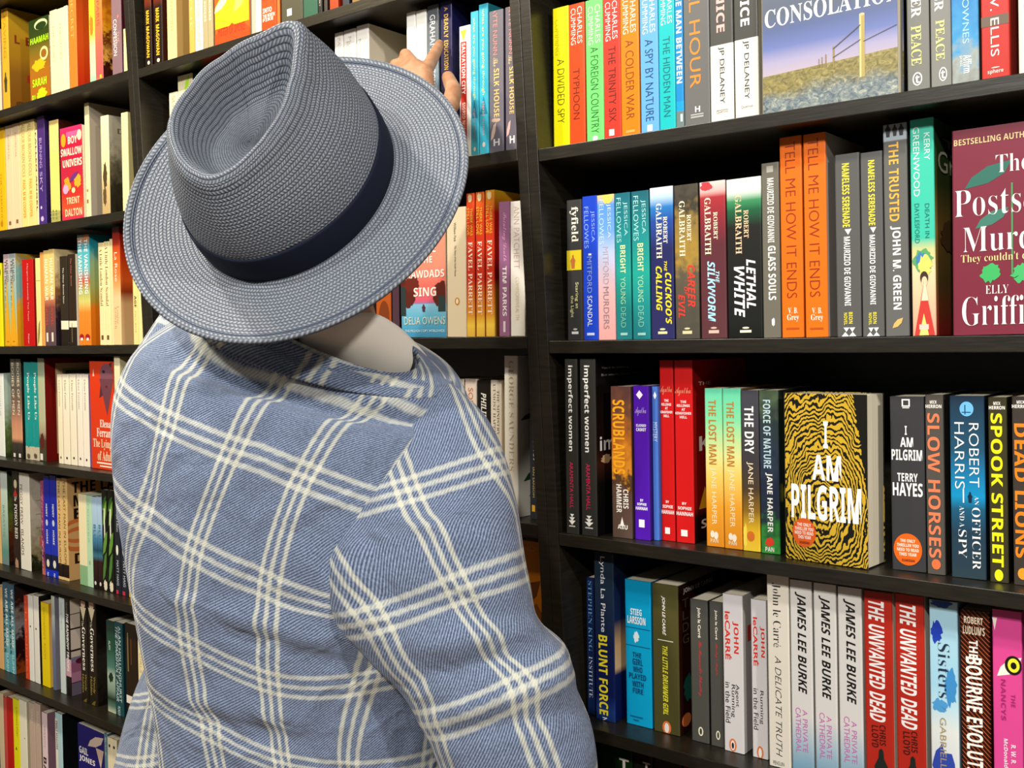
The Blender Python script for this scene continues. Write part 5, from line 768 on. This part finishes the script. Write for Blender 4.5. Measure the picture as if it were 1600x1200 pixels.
uv = plaid_uv(G, st, vert, horz)
sub = lambda o: (setattr(o, 'matrix_parent_inverse', MI), o)[1]
def cloth(name, G, uv, parent, thick=.0035):
    nr, nc = G.shape[:2]
    o = sub(mesh(name, G.reshape(-1, 3), grid_faces(nr, nc), [PLAID], parent, True, uvs=uv))
    m = o.modifiers.new('thickness', 'SOLIDIFY'); m.thickness = thick; m.offset = 0
    return o
def child(o, parent): o.parent = parent; o.matrix_parent_inverse = parent_inv(parent); return o
jk.location = (foot[0], foot[1], 1.0)
def parent_inv(p): return Matrix.Translation(tuple(-x for x in p.location)) if p.parent is None else Matrix.Translation((-p.location[0], -p.location[1], -p.location[2]))
MI = Matrix.Translation((-foot[0], -foot[1], -1.0))
cloth('jacket_body', G, uv, jk)
# right sleeve
sr = [(at(640, 650, 1.165), at(708, 604, 1.165), .03, .03), (at(592, 730, 1.155), at(752, 648, 1.155), .055, .06), (at(548, 798, 1.150), at(784, 718, 1.150), .075, .08), (at(519, 860, 1.145), at(800, 780, 1.145), .085, .09),
      (at(512, 915, 1.137), at(811, 838, 1.137), .085, .09), (at(530, 970, 1.133), at(826, 912, 1.133), .08, .085), (at(578, 1022, 1.130), at(840, 972, 1.130), .075, .08), (at(630, 1076, 1.130), at(884, 1015, 1.130), .075, .078),
      (at(662, 1130, 1.130), at(897, 1072, 1.130), .072, .075), (at(688, 1190, 1.135), at(924, 1142, 1.135), .072, .075), (at(702, 1265, 1.145), at(932, 1232, 1.145), .07, .07), (at(712, 1345, 1.165), at(926, 1335, 1.165), .066, .066),
      (at(722, 1420, 1.180), at(918, 1430, 1.180), .062, .062), (at(730, 1490, 1.200), at(895, 1505, 1.200), .055, .055), (at(740, 1560, 1.225), at(868, 1575, 1.225), .048, .048)]
G2, st2 = loft(sr, 96, 96)
px = proj(G2.reshape(-1, 3)).reshape(96, 97, 2); cen = G2.mean(1, keepdims=True); outw = G2-cen; outw /= np.linalg.norm(outw, axis=2, keepdims=True)+1e-9
ns2 = np.zeros((96, 97)); ns2[:, 24:73] = 1
disp = (crease(600, 800, 760, 850, 18, .005)-crease(560, 930, 760, 960, 20, .006)+crease(640, 1010, 830, 985, 16, .007)-crease(650, 1060, 850, 1020, 16, .008)+crease(690, 1120, 880, 1060, 16, .007)-crease(560, 800, 660, 1080, 16, .004)
        + crease(760, 660, 800, 840, 20, .004)-crease(700, 1150, 910, 1110, 14, .006))*ns2
G2 = G2+outw*disp[:, :, None]
sv = [(0, [(520, 864), (580, 960), (670, 1128)]), (1, [(622, 720), (688, 864), (736, 960), (820, 1104), (850, 1188)]), (2, [(748, 678), (784, 738), (806, 800), (826, 880)])]
sh = [(0, [(556, 792), (676, 756), (784, 720)]), (1, [(544, 978), (628, 954), (724, 918), (814, 882)]), (2, [(658, 1128), (760, 1104), (820, 1074), (886, 1032)])]
cloth('sleeve', G2, plaid_uv(G2, st2, sv, sh), jk)
# left sleeve: upper arm raised forward, hidden by the hat
WR = onY(668, 222, -.125); SHL = at(300, 600, 1.25)
mid = (WR+SHL)/2; gap = np.linalg.norm(WR-SHL); bend = math.sqrt(max(.0004, .30**2-(gap/2)**2)); EL = mid+nrm(UPV*.5-RGT*.5-FWD*.2)*min(bend, .05)
def tube_rings(P, rad, side):
    return [(p-side*r, p+side*r, r, r) for p, r in zip(P, rad)]
side = nrm(np.cross(WR-SHL, [0, 0, 1.]))
pts = crom([SHL-.06*nrm(EL-SHL), SHL, (SHL+EL)/2, EL, (EL+WR)/2, WR+.02*nrm(EL-WR)], 12); rad = np.interp(np.linspace(0, 1, 12), [0, .2, .5, .8, 1], [.06, .075, .068, .055, .042])
G3, st3 = loft(tube_rings(pts, rad, side), 48, 48, 1.)
cloth('sleeve', G3, np.stack([st3[..., 0].ravel()/.12, st3[..., 1].ravel()/.12], -1), jk)
# front panel hanging open on the left
A = crom([at(312, 950, 1.31), at(310, 1080, 1.32), at(308, 1200, 1.33), at(305, 1350, 1.35), at(300, 1500, 1.37)], 30)
B = crom([at(246, 1010, 1.345), at(212, 1085, 1.38), at(185, 1180, 1.40), at(168, 1290, 1.42), at(165, 1480, 1.44)], 30)
G4 = np.zeros((30, 14, 3)); uv4 = np.zeros((30, 14, 2))
for j in range(14):
    f = j/13; G4[:, j] = A*(1-f)+B*f+UPV*0-FWD*.03*math.sin(f*math.pi)
    uv4[:, j, 0] = f*1.25+.32; uv4[:, j, 1] = np.arange(30)/29*4.1+.2-.35*f
cloth('front_panel', G4, uv4.reshape(-1, 2), jk, .006)
# collar of the jacket and of the shirt
jc = [(at(396, 470, 1.128), at(653, 571, 1.143), .049, .054), (at(352, 484, 1.138), at(680, 590, 1.150), .060, .066), (at(306, 500, 1.145), at(706, 607, 1.156), .073, .084)]
G5, st5 = loft(jc, 10, 96, 1.)
cloth('collar', G5, np.stack([st5[..., 0].ravel()/.12, st5[..., 1].ravel()/.12+.2], -1), jk, .005)
def m_cloth(name, c, r=.8):
    t = NT(name); t.rough(r, .2); t.col(lin(c)); n = t.n('ShaderNodeTexNoise', i0=t.n('ShaderNodeTexCoord').outputs['Object']); n.inputs['Scale'].default_value = 900; t.bump(n.outputs[0], .0004, .3)
    return t.m
MIR = Matrix.Translation((-foot[0], -foot[1], 0))
up = crom([at(470, 485, 1.10), at(535, 492, 1.10), at(582, 489, 1.125), at(620, 508, 1.15), at(650, 536, 1.17), at(667, 556, 1.18)], 30)
lo = crom([at(470, 555, 1.13), at(530, 570, 1.135), at(570, 586, 1.15), at(606, 602, 1.165), at(636, 608, 1.18), at(650, 598, 1.185)], 30)
G6 = np.zeros((30, 10, 3))
for j in range(10):
    f = j/9; G6[:, j] = up*(1-f)+lo*f-FWD*.012*math.sin(f*math.pi)
o = mesh('shirt_collar', G6.reshape(-1, 3), grid_faces(30, 10), [m_cloth('white_cotton', 'efe6d8')], man, True); o.matrix_parent_inverse = MIR
tag(o, 'cream white shirt collar')
md = o.modifiers.new('thickness', 'SOLIDIFY'); md.thickness = .003
# ---- hat
HR = np.array([[0.885, 0.45, -0.12], [-0.345, 0.807, 0.479], [0.312, -0.383, 0.87]])
AX = [nrm(W(HR[:, i])) for i in range(3)]               # right, front, up of the hat
HC = at(461.56, 301.38, 1.09)
HA, HB, CA, CB, CURL, OFF, PK = .194, .178, .121, .0955, .0073, .0048, .151
def hl(x, y, z): return HC+x*AX[0]+y*AX[1]+z*AX[2]
rim_px = [(470, 29), (468, 88), (459, 137), (446, 178), (425, 212), (398, 245), (362, 277), (329, 291), (293, 273), (270, 237), (266, 191), (297, 142), (351, 92), (414, 56), (455, 34)]
hs = .149; h0 = PK-hs*.75*CA
M3 = np.array(AX)                                       # rows: local axes
rp = []
for q in rim_px:
    d = ray(*q); o3 = M3@(CAM-HC); dl = M3@d
    t_ = (h0+hs*o3[1]-o3[2])/(dl[2]-hs*dl[1]); rp.append(o3+dl*t_)
rp = np.array(rp); RC = rp[:, :2].mean(0)
RC = np.array([(rp[:, 0].max()+rp[:, 0].min())/2, (rp[:, 1].max()+rp[:, 1].min())/2-.012])
ra = np.arctan2(rp[:, 0]-RC[0], rp[:, 1]-RC[1]); rr = np.hypot(rp[:, 0]-RC[0], rp[:, 1]-RC[1])
ix = np.argsort(ra); ra, rr = ra[ix], rr[ix]
NH = 180
th = np.linspace(-.6, 2*math.pi-.6, NH+1)
rim_r = np.interp(th, np.concatenate([ra-2*math.pi, ra, ra+2*math.pi]), np.concatenate([rr]*3))
ker = np.exp(-(np.arange(-8, 9)/3.2)**2); ker /= ker.sum()
rim_r = np.convolve(np.concatenate([rim_r[-9:-1], rim_r, rim_r[1:9]]), ker, 'valid')
def oval(t, a, b): return np.stack([b*np.sin(t), a*np.cos(t)+OFF], -1)
base = oval(th, CA, CB)
rimxy = RC+np.stack([rim_r*np.sin(th), rim_r*np.cos(th)], -1)
rimz = h0+hs*rimxy[:, 1]
grid, uvh = [], []
wall_n = 34; plen = 0
for i in range(wall_n+1):
    p = i/wall_n
    q = p**1.25
    xy = base*(1-q)+rimxy*q
    out = xy/np.linalg.norm(xy, axis=1, keepdims=True)
    xy = xy+out*(.010*math.sin(math.pi*p))
    z = rimz*(p if p < .9 else .9+.1*math.sin((p-.9)/.1*math.pi/2))*1.0
    grid.append(np.stack([xy[:, 0], xy[:, 1], z+.001], -1)); uvh.append(np.stack([th/(2*math.pi)*.60, np.full(NH+1, p*.142)], -1))
dn = 30
for i in range(1, dn+1):
    f = 1-i/dn*.985
    xy = RC+np.array([0., -.004])*(1-f)+(rimxy-RC)*f
    g = 1-f
    sm = min(1., max(0., (g-.04)/.42)); sm = sm*sm*(3-2*sm)
    zc = h0+hs*xy[:, 1]
    flat = rimz*f+(h0+hs*RC[1]-.006)*g
    bul = .005*math.exp(-((g-.07)/.08)**2)
    z = flat+bul-.042*sm
    grid.append(np.stack([xy[:, 0], xy[:, 1], z+.001], -1)); uvh.append(np.stack([th/(2*math.pi)*.60, np.full(NH+1, .142+g*.105)], -1))
gh = np.array(grid)
def hatw(g): return HC+g@M3
def m_straw():
    t = NT('blue_grey_straw'); t.rough(.6, .35)
    uv_ = t.n('ShaderNodeTexCoord').outputs['UV']; u, v, _ = t.sep(uv_)
    ob = t.n('ShaderNodeTexCoord').outputs['Object']
    nz = t.n('ShaderNodeTexNoise', i0=ob); nz.inputs['Scale'].default_value = 90.; nz.inputs['Detail'].default_value = 3
    v2 = t.math('ADD', v, t.math('MULTIPLY', t.math('SUBTRACT', nz.outputs[0], .5), .0012))
    row = t.math('DIVIDE', v2, .0038); fr = t.math('FRACT', row); par = t.math('SUBTRACT', t.math('MULTIPLY', t.math('FRACT', t.math('MULTIPLY', t.math('FLOOR', row), .5)), 4.), 1.)
    st_ = t.math('SINE', t.math('MULTIPLY', t.math('ADD', t.math('MULTIPLY', u, 260.), t.math('MULTIPLY', t.math('MULTIPLY', fr, par), .55)), 2*math.pi))
    rd = t.math('SUBTRACT', 1., t.math('POWER', t.math('ABSOLUTE', t.math('MULTIPLY_ADD', fr, 2., -1.)), 3.))
    h = t.math('MULTIPLY', rd, t.math('MULTIPLY_ADD', st_, .35, .65))
    n2 = t.n('ShaderNodeTexNoise', i0=ob); n2.inputs['Scale'].default_value = 320.; n2.inputs['Detail'].default_value = 2
    f = t.math('ADD', t.math('MULTIPLY', h, .7), t.math('MULTIPLY', n2.outputs[0], .3))
    t.col(t.ramp(f, [(.1, lin('3a3f48')), (.4, lin('646b76')), (.7, lin('878d96')), (.95, lin('b0b4b9'))]))
    t.bump(h, .0014, .8)
    return t.m
STRAW = m_straw()
hat = empty('fedora', tuple(HC), man); hat.matrix_parent_inverse = MIR
tag(hat, 'blue grey woven straw fedora with a navy band')
HI = Matrix.Translation(tuple(-HC))
def hatpart(name, g, uvs, m, thick=0):
    nr, nc = g.shape[:2]
    o = mesh(name, hatw(g).reshape(-1, 3), grid_faces(nr, nc), [m], hat, True, uvs=np.array(uvs).reshape(-1, 2)); o.matrix_parent_inverse = HI
    if thick:
        md = o.modifiers.new('thickness', 'SOLIDIFY'); md.thickness = thick; md.offset = 0
    return o
hatpart('crown', gh, uvh, STRAW, .0018)
bg, bu = [], []
nb = 46
for i in range(nb+1):
    f = i/nb
    xy = oval(th, CA*.985, CB*.985)*(1-f)+oval(th, HA, HB)*f
    z = CURL*np.sin(th)**2*f**1.5*1.2+.006*(1-f)**6-.004*np.cos(th)*f*f+.0035*max(0, (f-.86)/.14)**2
    bg.append(np.stack([xy[:, 0], xy[:, 1], z], -1)); bu.append(np.stack([th/(2*math.pi)*.85, np.full(NH+1, .2+f*.0735)], -1))
# rolled edge
e = bg[-1]; o_ = e[:, :2]/np.linalg.norm(e[:, :2], axis=1, keepdims=True)
for k in range(1, 9):
    a = k/8*math.pi*1.15
    bg.append(np.concatenate([e[:, :2]+o_*.0026*math.sin(a), (e[:, 2]-.0026*(1-math.cos(a)))[:, None]], 1)); bu.append(np.stack([th/(2*math.pi)*.85, np.full(NH+1, .2735+.001*k)], -1))
hatpart('brim', np.array(bg), bu, STRAW, .0018)
# stitched line near the edge
sg = []
for k in range(9):
    a = k/8*2*math.pi; f = .925
    xy = oval(th, CA*.985, CB*.985)*(1-f)+oval(th, HA, HB)*f; z = CURL*np.sin(th)**2*f**1.5*1.2-.004*np.cos(th)*f*f+.0035*((f-.86)/.14)**2+.0012
    oo = xy/np.linalg.norm(xy, axis=1, keepdims=True)
    sg.append(np.concatenate([xy+oo*.0007*math.cos(a), (z+.0006*math.sin(a))[:, None]], 1))
hatpart('stitched_seam', np.array(sg), [[(0, 0)]*(NH+1)]*9, m_cloth('dark_thread', '39465c'))
band, bdu = [], []
for i in range(13):
    zz = .003+i/12*.040
    p = np.clip((zz-.001)/np.maximum(rimz, .05), 0, 1); q = (p**1.25)[:, None]
    xy = base*(1-q)+rimxy*q; out = xy/np.linalg.norm(xy, axis=1, keepdims=True)
    xy = xy+out*(.010*np.sin(math.pi*p))[:, None]+out*(.0022+.0006*math.sin(i/12*math.pi))
    band.append(np.stack([xy[:, 0], xy[:, 1], np.full(NH+1, zz)], -1)); bdu.append(np.stack([th, np.full(NH+1, zz)], -1))
hatpart('hat_band', np.array(band), bdu, m_cloth('navy_ribbon', '141a2c', .75), .0014)
# ---- body: one continuous skin surface
bmb = bmesh.new()
def capsule(a, b, ra_, rb_, n=16, sx=1.):
    a, b = np.asarray(a, float), np.asarray(b, float); d = b-a; ln = np.linalg.norm(d); d = d/ln if ln > 1e-9 else np.array([0, 0, 1.])
    s = nrm(np.cross(d, [.3, .9, .2])); t_ = np.cross(d, s); prof = []
    for k in range(7): an = -math.pi/2+k/6*math.pi/2; prof.append((math.sin(an)*ra_, max(1e-4, math.cos(an)*ra_)))
    for k in range(7): an = k/6*math.pi/2; prof.append((ln+math.sin(an)*rb_, max(1e-4, math.cos(an)*rb_)))
    rows = []
    for z, r in prof: rows.append([bmb.verts.new(tuple(a+d*z+(s*math.cos(2*math.pi*j/n)*sx+t_*math.sin(2*math.pi*j/n))*r)) for j in range(n)])
    for i in range(len(rows)-1):
        for j in range(n): bmb.faces.new((rows[i][j], rows[i][(j+1) % n], rows[i+1][(j+1) % n], rows[i+1][j]))
    bmb.faces.new(tuple(reversed(rows[0]))); bmb.faces.new(tuple(rows[-1]))
def ellipsoid(c, ax, rad):
    r = bmesh.ops.create_uvsphere(bmb, u_segments=32, v_segments=20, radius=1)
    for v in r['verts']: p = np.array(v.co); v.co = tuple(c+ax[0]*p[0]*rad[0]+ax[1]*p[1]*rad[1]+ax[2]*p[2]*rad[2])
def hd(x, y, z): return HC+x*AX[0]+y*AX[1]+z*AX[2]
ellipsoid(hd(0, -.005, -.01), AX, (.076, .096, .085)); ellipsoid(hd(0, .02, -.075), AX, (.062, .072, .075))
capsule(hd(0, .085, -.045), hd(0, .105, -.075), .009, .015); capsule(hd(-.02, .078, -.105), hd(.02, .078, -.105), .009, .009); capsule(hd(0, .066, -.13), hd(0, .07, -.138), .018, .018)
for s in (-1, 1): capsule(hd(s*.076, -.012, -.035), hd(s*.08, -.018, -.072), .013, .009); capsule(hd(s*.03, .083, -.04), hd(s*.032, .082, -.04), .012, .012)
NB = at(520, 560, 1.20)
capsule(hd(0, -.02, -.06), NB, .058, .062)
capsule(NB, at(470, 760, 1.27), .07, .10); capsule(at(330, 690, 1.26), at(610, 760, 1.26), .075, .075); capsule(at(470, 760, 1.27), at(480, 1250, 1.31), .10, .105)
SHR = at(690, 740, 1.22); ELR = at(820, 1310, 1.20); WRR = at(803, 1565, 1.262)
capsule(at(600, 720, 1.25), SHR, .06, .055); capsule(SHR, ELR, .055, .042); capsule(ELR, WRR, .042, .028)
capsule(at(330, 650, 1.26), SHL, .06, .055); capsule(SHL, EL, .052, .042); capsule(EL, WR, .042, .027)
PEL = np.array([foot[0], foot[1], .86]); latv = np.array([RGT[0], RGT[1], 0]); latv = nrm(latv); fwd = np.array([FWD[0], FWD[1], 0]); fwd = nrm(fwd)
capsule(at(480, 1250, 1.31), PEL, .105, .12)
for s in (-1, 1):
    hip = PEL+latv*s*.09; kn = PEL+latv*s*.10+np.array([0, 0, -.42]); an = PEL+latv*s*.11+np.array([0, 0, -.78])
    capsule(hip, kn, .082, .056); capsule(kn, an, .054, .036)
def H(px_, py_, Y): return onY(px_, py_, Y)
FING = [[(664, 114, -.06), (675, 93, -.022), (682, 79, .004), (687, 69, .022)], [(648, 104, -.058), (634, 86, -.034), (638, 91, -.002), (646, 99, .02)],
        [(633, 113, -.06), (618, 101, -.036), (617, 106, -.004), (622, 113, .016)], [(620, 128, -.066), (606, 120, -.046), (602, 126, -.02), (605, 132, .0)]]
FR = [(.0105, .0095, .0085, .0072), (.0105, .0098, .0088, .0074), (.010, .009, .008, .007), (.009, .0078, .007, .006)]
mc = []
for f, r in zip(FING, FR):
    P = [H(*q) for q in f]; mc.append(P[0])
    capsule(WR+(P[0]-WR)*.15, P[0], .014, .0125)
    for i in range(3): capsule(P[i], P[i+1], r[i], r[i+1])
for i in range(3): capsule(mc[i], mc[i+1], .0115, .011); capsule(WR*.5+mc[i]*.5, WR*.5+mc[i+1]*.5, .014, .013)
TH = [H(682, 190, -.10), H(704, 163, -.075), H(709, 142, -.052), H(700, 121, -.03)]
capsule(WR, TH[0], .018, .016); capsule(TH[0], mc[0]*.6+WR*.4, .014, .012)
for i, (r0, r1) in enumerate(((.0155, .013), (.013, .0118), (.0118, .0095))): capsule(TH[i], TH[i+1], r0, r1)
# the lowered hand, held in front
hf = nrm(WRR-ELR); hsd = nrm(np.cross(hf, [0, 0, 1.])); hu = np.cross(hsd, hf); mc = []
for i, (o_, l_) in enumerate(((-.028, .082), (-.009, .09), (.010, .085), (.028, .068))):
    b_ = WRR+hf*.085+hsd*o_; mc.append(b_); capsule(WRR+hf*.01+hsd*o_*.4, b_, .014, .012)
    p1 = b_+hf*l_*.45-hu*.012; p2 = p1+hf*l_*.25-hu*.02; p3 = p2+hf*l_*.1-hu*.024
    capsule(b_, p1, .0095, .009); capsule(p1, p2, .009, .0082); capsule(p2, p3, .0082, .007)
for i in range(3): capsule(mc[i], mc[i+1], .0115, .011)
p0 = WRR+hf*.025-hsd*.03; p1 = p0+hf*.03-hsd*.022-hu*.01; p2 = p1+hf*.028-hsd*.006-hu*.008; capsule(WRR, p0, .017, .015); capsule(p0, p1, .014, .012); capsule(p1, p2, .012, .009)
me = bpy.data.meshes.new('body'); bmb.to_mesh(me); bmb.free()
def m_skin():
    t = NT('skin'); t.rough(.5, .35); t.b.inputs['Subsurface Weight'].default_value = .12; t.b.inputs['Subsurface Radius'].default_value = (.008, .003, .0015)
    n = t.n('ShaderNodeTexNoise', i0=t.n('ShaderNodeTexCoord').outputs['Object']); n.inputs['Scale'].default_value = 60; n.inputs['Detail'].default_value = 4
    t.col(t.ramp(n.outputs[0], [(.3, lin('a2704e')), (.7, lin('bd9070'))])); t.bump(n.outputs[0], .0015, .4)
    return t.m
bd = link('body', me, [m_skin()], man, True); bd.matrix_parent_inverse = MIR
rm = bd.modifiers.new('one_surface', 'REMESH'); rm.mode = 'VOXEL'; rm.voxel_size = .003; rm.use_smooth_shade = True
sm = bd.modifiers.new('soften', 'SMOOTH'); sm.factor = .5; sm.iterations = 4
# nails
nl = []
# hair under the hat
hg = []
for i in range(12):
    f = i/11; hg.append([tuple(hd(.0795*math.sin(a)*(1-.1*f), -.008+(-.1*math.cos(a)), .0-.075*f)) for a in np.linspace(-1.75, 1.75, 40)])
hg = np.array(hg)
o = mesh('hair', hg.reshape(-1, 3), grid_faces(12, 40), [m_cloth('grey_brown_hair', '4a3c30', .7)], man, True); o.matrix_parent_inverse = MIR
md = o.modifiers.new('thickness', 'SOLIDIFY'); md.thickness = .006
# eyes
for s in (-1, 1):
    bm = bmesh.new(); bmesh.ops.create_uvsphere(bm, u_segments=20, v_segments=12, radius=.0115)
    mm = bpy.data.meshes.new('eye'); bm.to_mesh(mm); bm.free()
    o = link('eye', mm, [m_cloth('eye_white', 'e4ded6', .2)], man, True); o.location = tuple(hd(s*.031, .087, -.04)); o.matrix_parent_inverse = MIR
# trousers and shoes
def tube(name, P, rad, m, parent, n=32, seg=40, flat=1.):
    P = crom(P, seg); rad = np.interp(np.linspace(0, 1, seg), np.linspace(0, 1, len(rad)), rad)
    r_ = [(p-latv*r, p+latv*r, r*flat, r*flat) for p, r in zip(P, rad)]
    g, s_ = loft(r_, seg, n, 1.)
    o = mesh(name, g.reshape(-1, 3), grid_faces(seg, n+1)+[tuple(range(n)), tuple((seg-1)*(n+1)+k for k in range(n))], [m], parent, True); o.matrix_parent_inverse = MIR
    return o
TR = m_cloth('charcoal_trouser_wool', '2c3038', .9); SH = m_cloth('black_leather', '17130f', .35)
tz = lambda s, x, y, z: PEL*np.array([1, 1, 0])+latv*(s*x)+fwd*y+np.array([0, 0, z])
tr = tube('trousers', [tz(0, 0, 0, .90), tz(0, 0, 0, .86), tz(0, 0, 0, .78), tz(0, 0, 0, .70)], [.10, .13, .15, .13], TR, man, flat=.6)
for s in (-1, 1):
    l_ = tube('trouser_leg', [tz(s, .09, 0, .84), tz(s, .10, .0, .6), tz(s, .105, 0, .4), tz(s, .11, 0, .09)], [.098, .09, .08, .075], TR, man)
    a = tz(s, .11, -.07, .045); b_ = tz(s, .125, .06, .045); c = tz(s, .135, .19, .032)
    r_ = [(p-latv*w_, p+latv*w_, h_, h_) for p, w_, h_ in ((a-fwd*.03, .012, .02), (a, .036, .042), (b_, .042, .042), (c-fwd*.03, .046, .028), (c+fwd*.03, .03, .02), (c+fwd*.05, .006, .01))]
    g, s_ = loft(r_, 30, 28, .8)
    g[..., 2] = np.maximum(g[..., 2], .001)
    o = mesh('shoe', g.reshape(-1, 3), grid_faces(30, 29), [SH], man, True); o.matrix_parent_inverse = MIR
# ------------------------------------------------------------------ light
def area(name, loc, aim, size, power, col):
    l = bpy.data.lights.new(name, 'AREA'); l.shape = 'DISK'; l.size = size; l.energy = power; l.color = col
    o = bpy.data.objects.new(name, l); COL.objects.link(o); o.location = loc
    o.rotation_euler = (Vector(aim)-Vector(loc)).to_track_quat('-Z', 'Y').to_euler()
    return o
area('ceiling_spot_lamp', (1.45, -3.0, 3.25), (.5, 0, 1.3), .16, 80, (1., .97, .92))
area('ceiling_spot_lamp', (.1, -3.3, 3.25), (-.1, 0, 1.3), .16, 54, (1., .97, .92))
area('ceiling_spot_lamp', (-.62, -1.0, 2.9), (-.2, -.4, 1.5), .12, 30, (1., .93, .82))
area('ceiling_spot_lamp', (-1.5, -.95, 2.9), (-1.2, 0, 1.5), .12, 22, (1., .80, .48))
area('ceiling_spot_lamp', (2.3, -1.05, 2.65), (.2, -.3, 1.4), .14, 38, (1., .97, .92))  # added fill from the right, to lighten the shirt collar under the brim
w = bpy.data.worlds.new('shop_ambient'); w.use_nodes = True; SC.world = w
w.node_tree.nodes['Background'].inputs[0].default_value = (1., .95, .88, 1); w.node_tree.nodes['Background'].inputs[1].default_value = .13
SC.view_settings.view_transform = 'Standard'; SC.view_settings.look = 'None'
SC.view_settings.gamma = 1.; SC.view_settings.use_curve_mapping = False; SC.view_settings.exposure = -.08
SC.cycles.max_bounces = 6
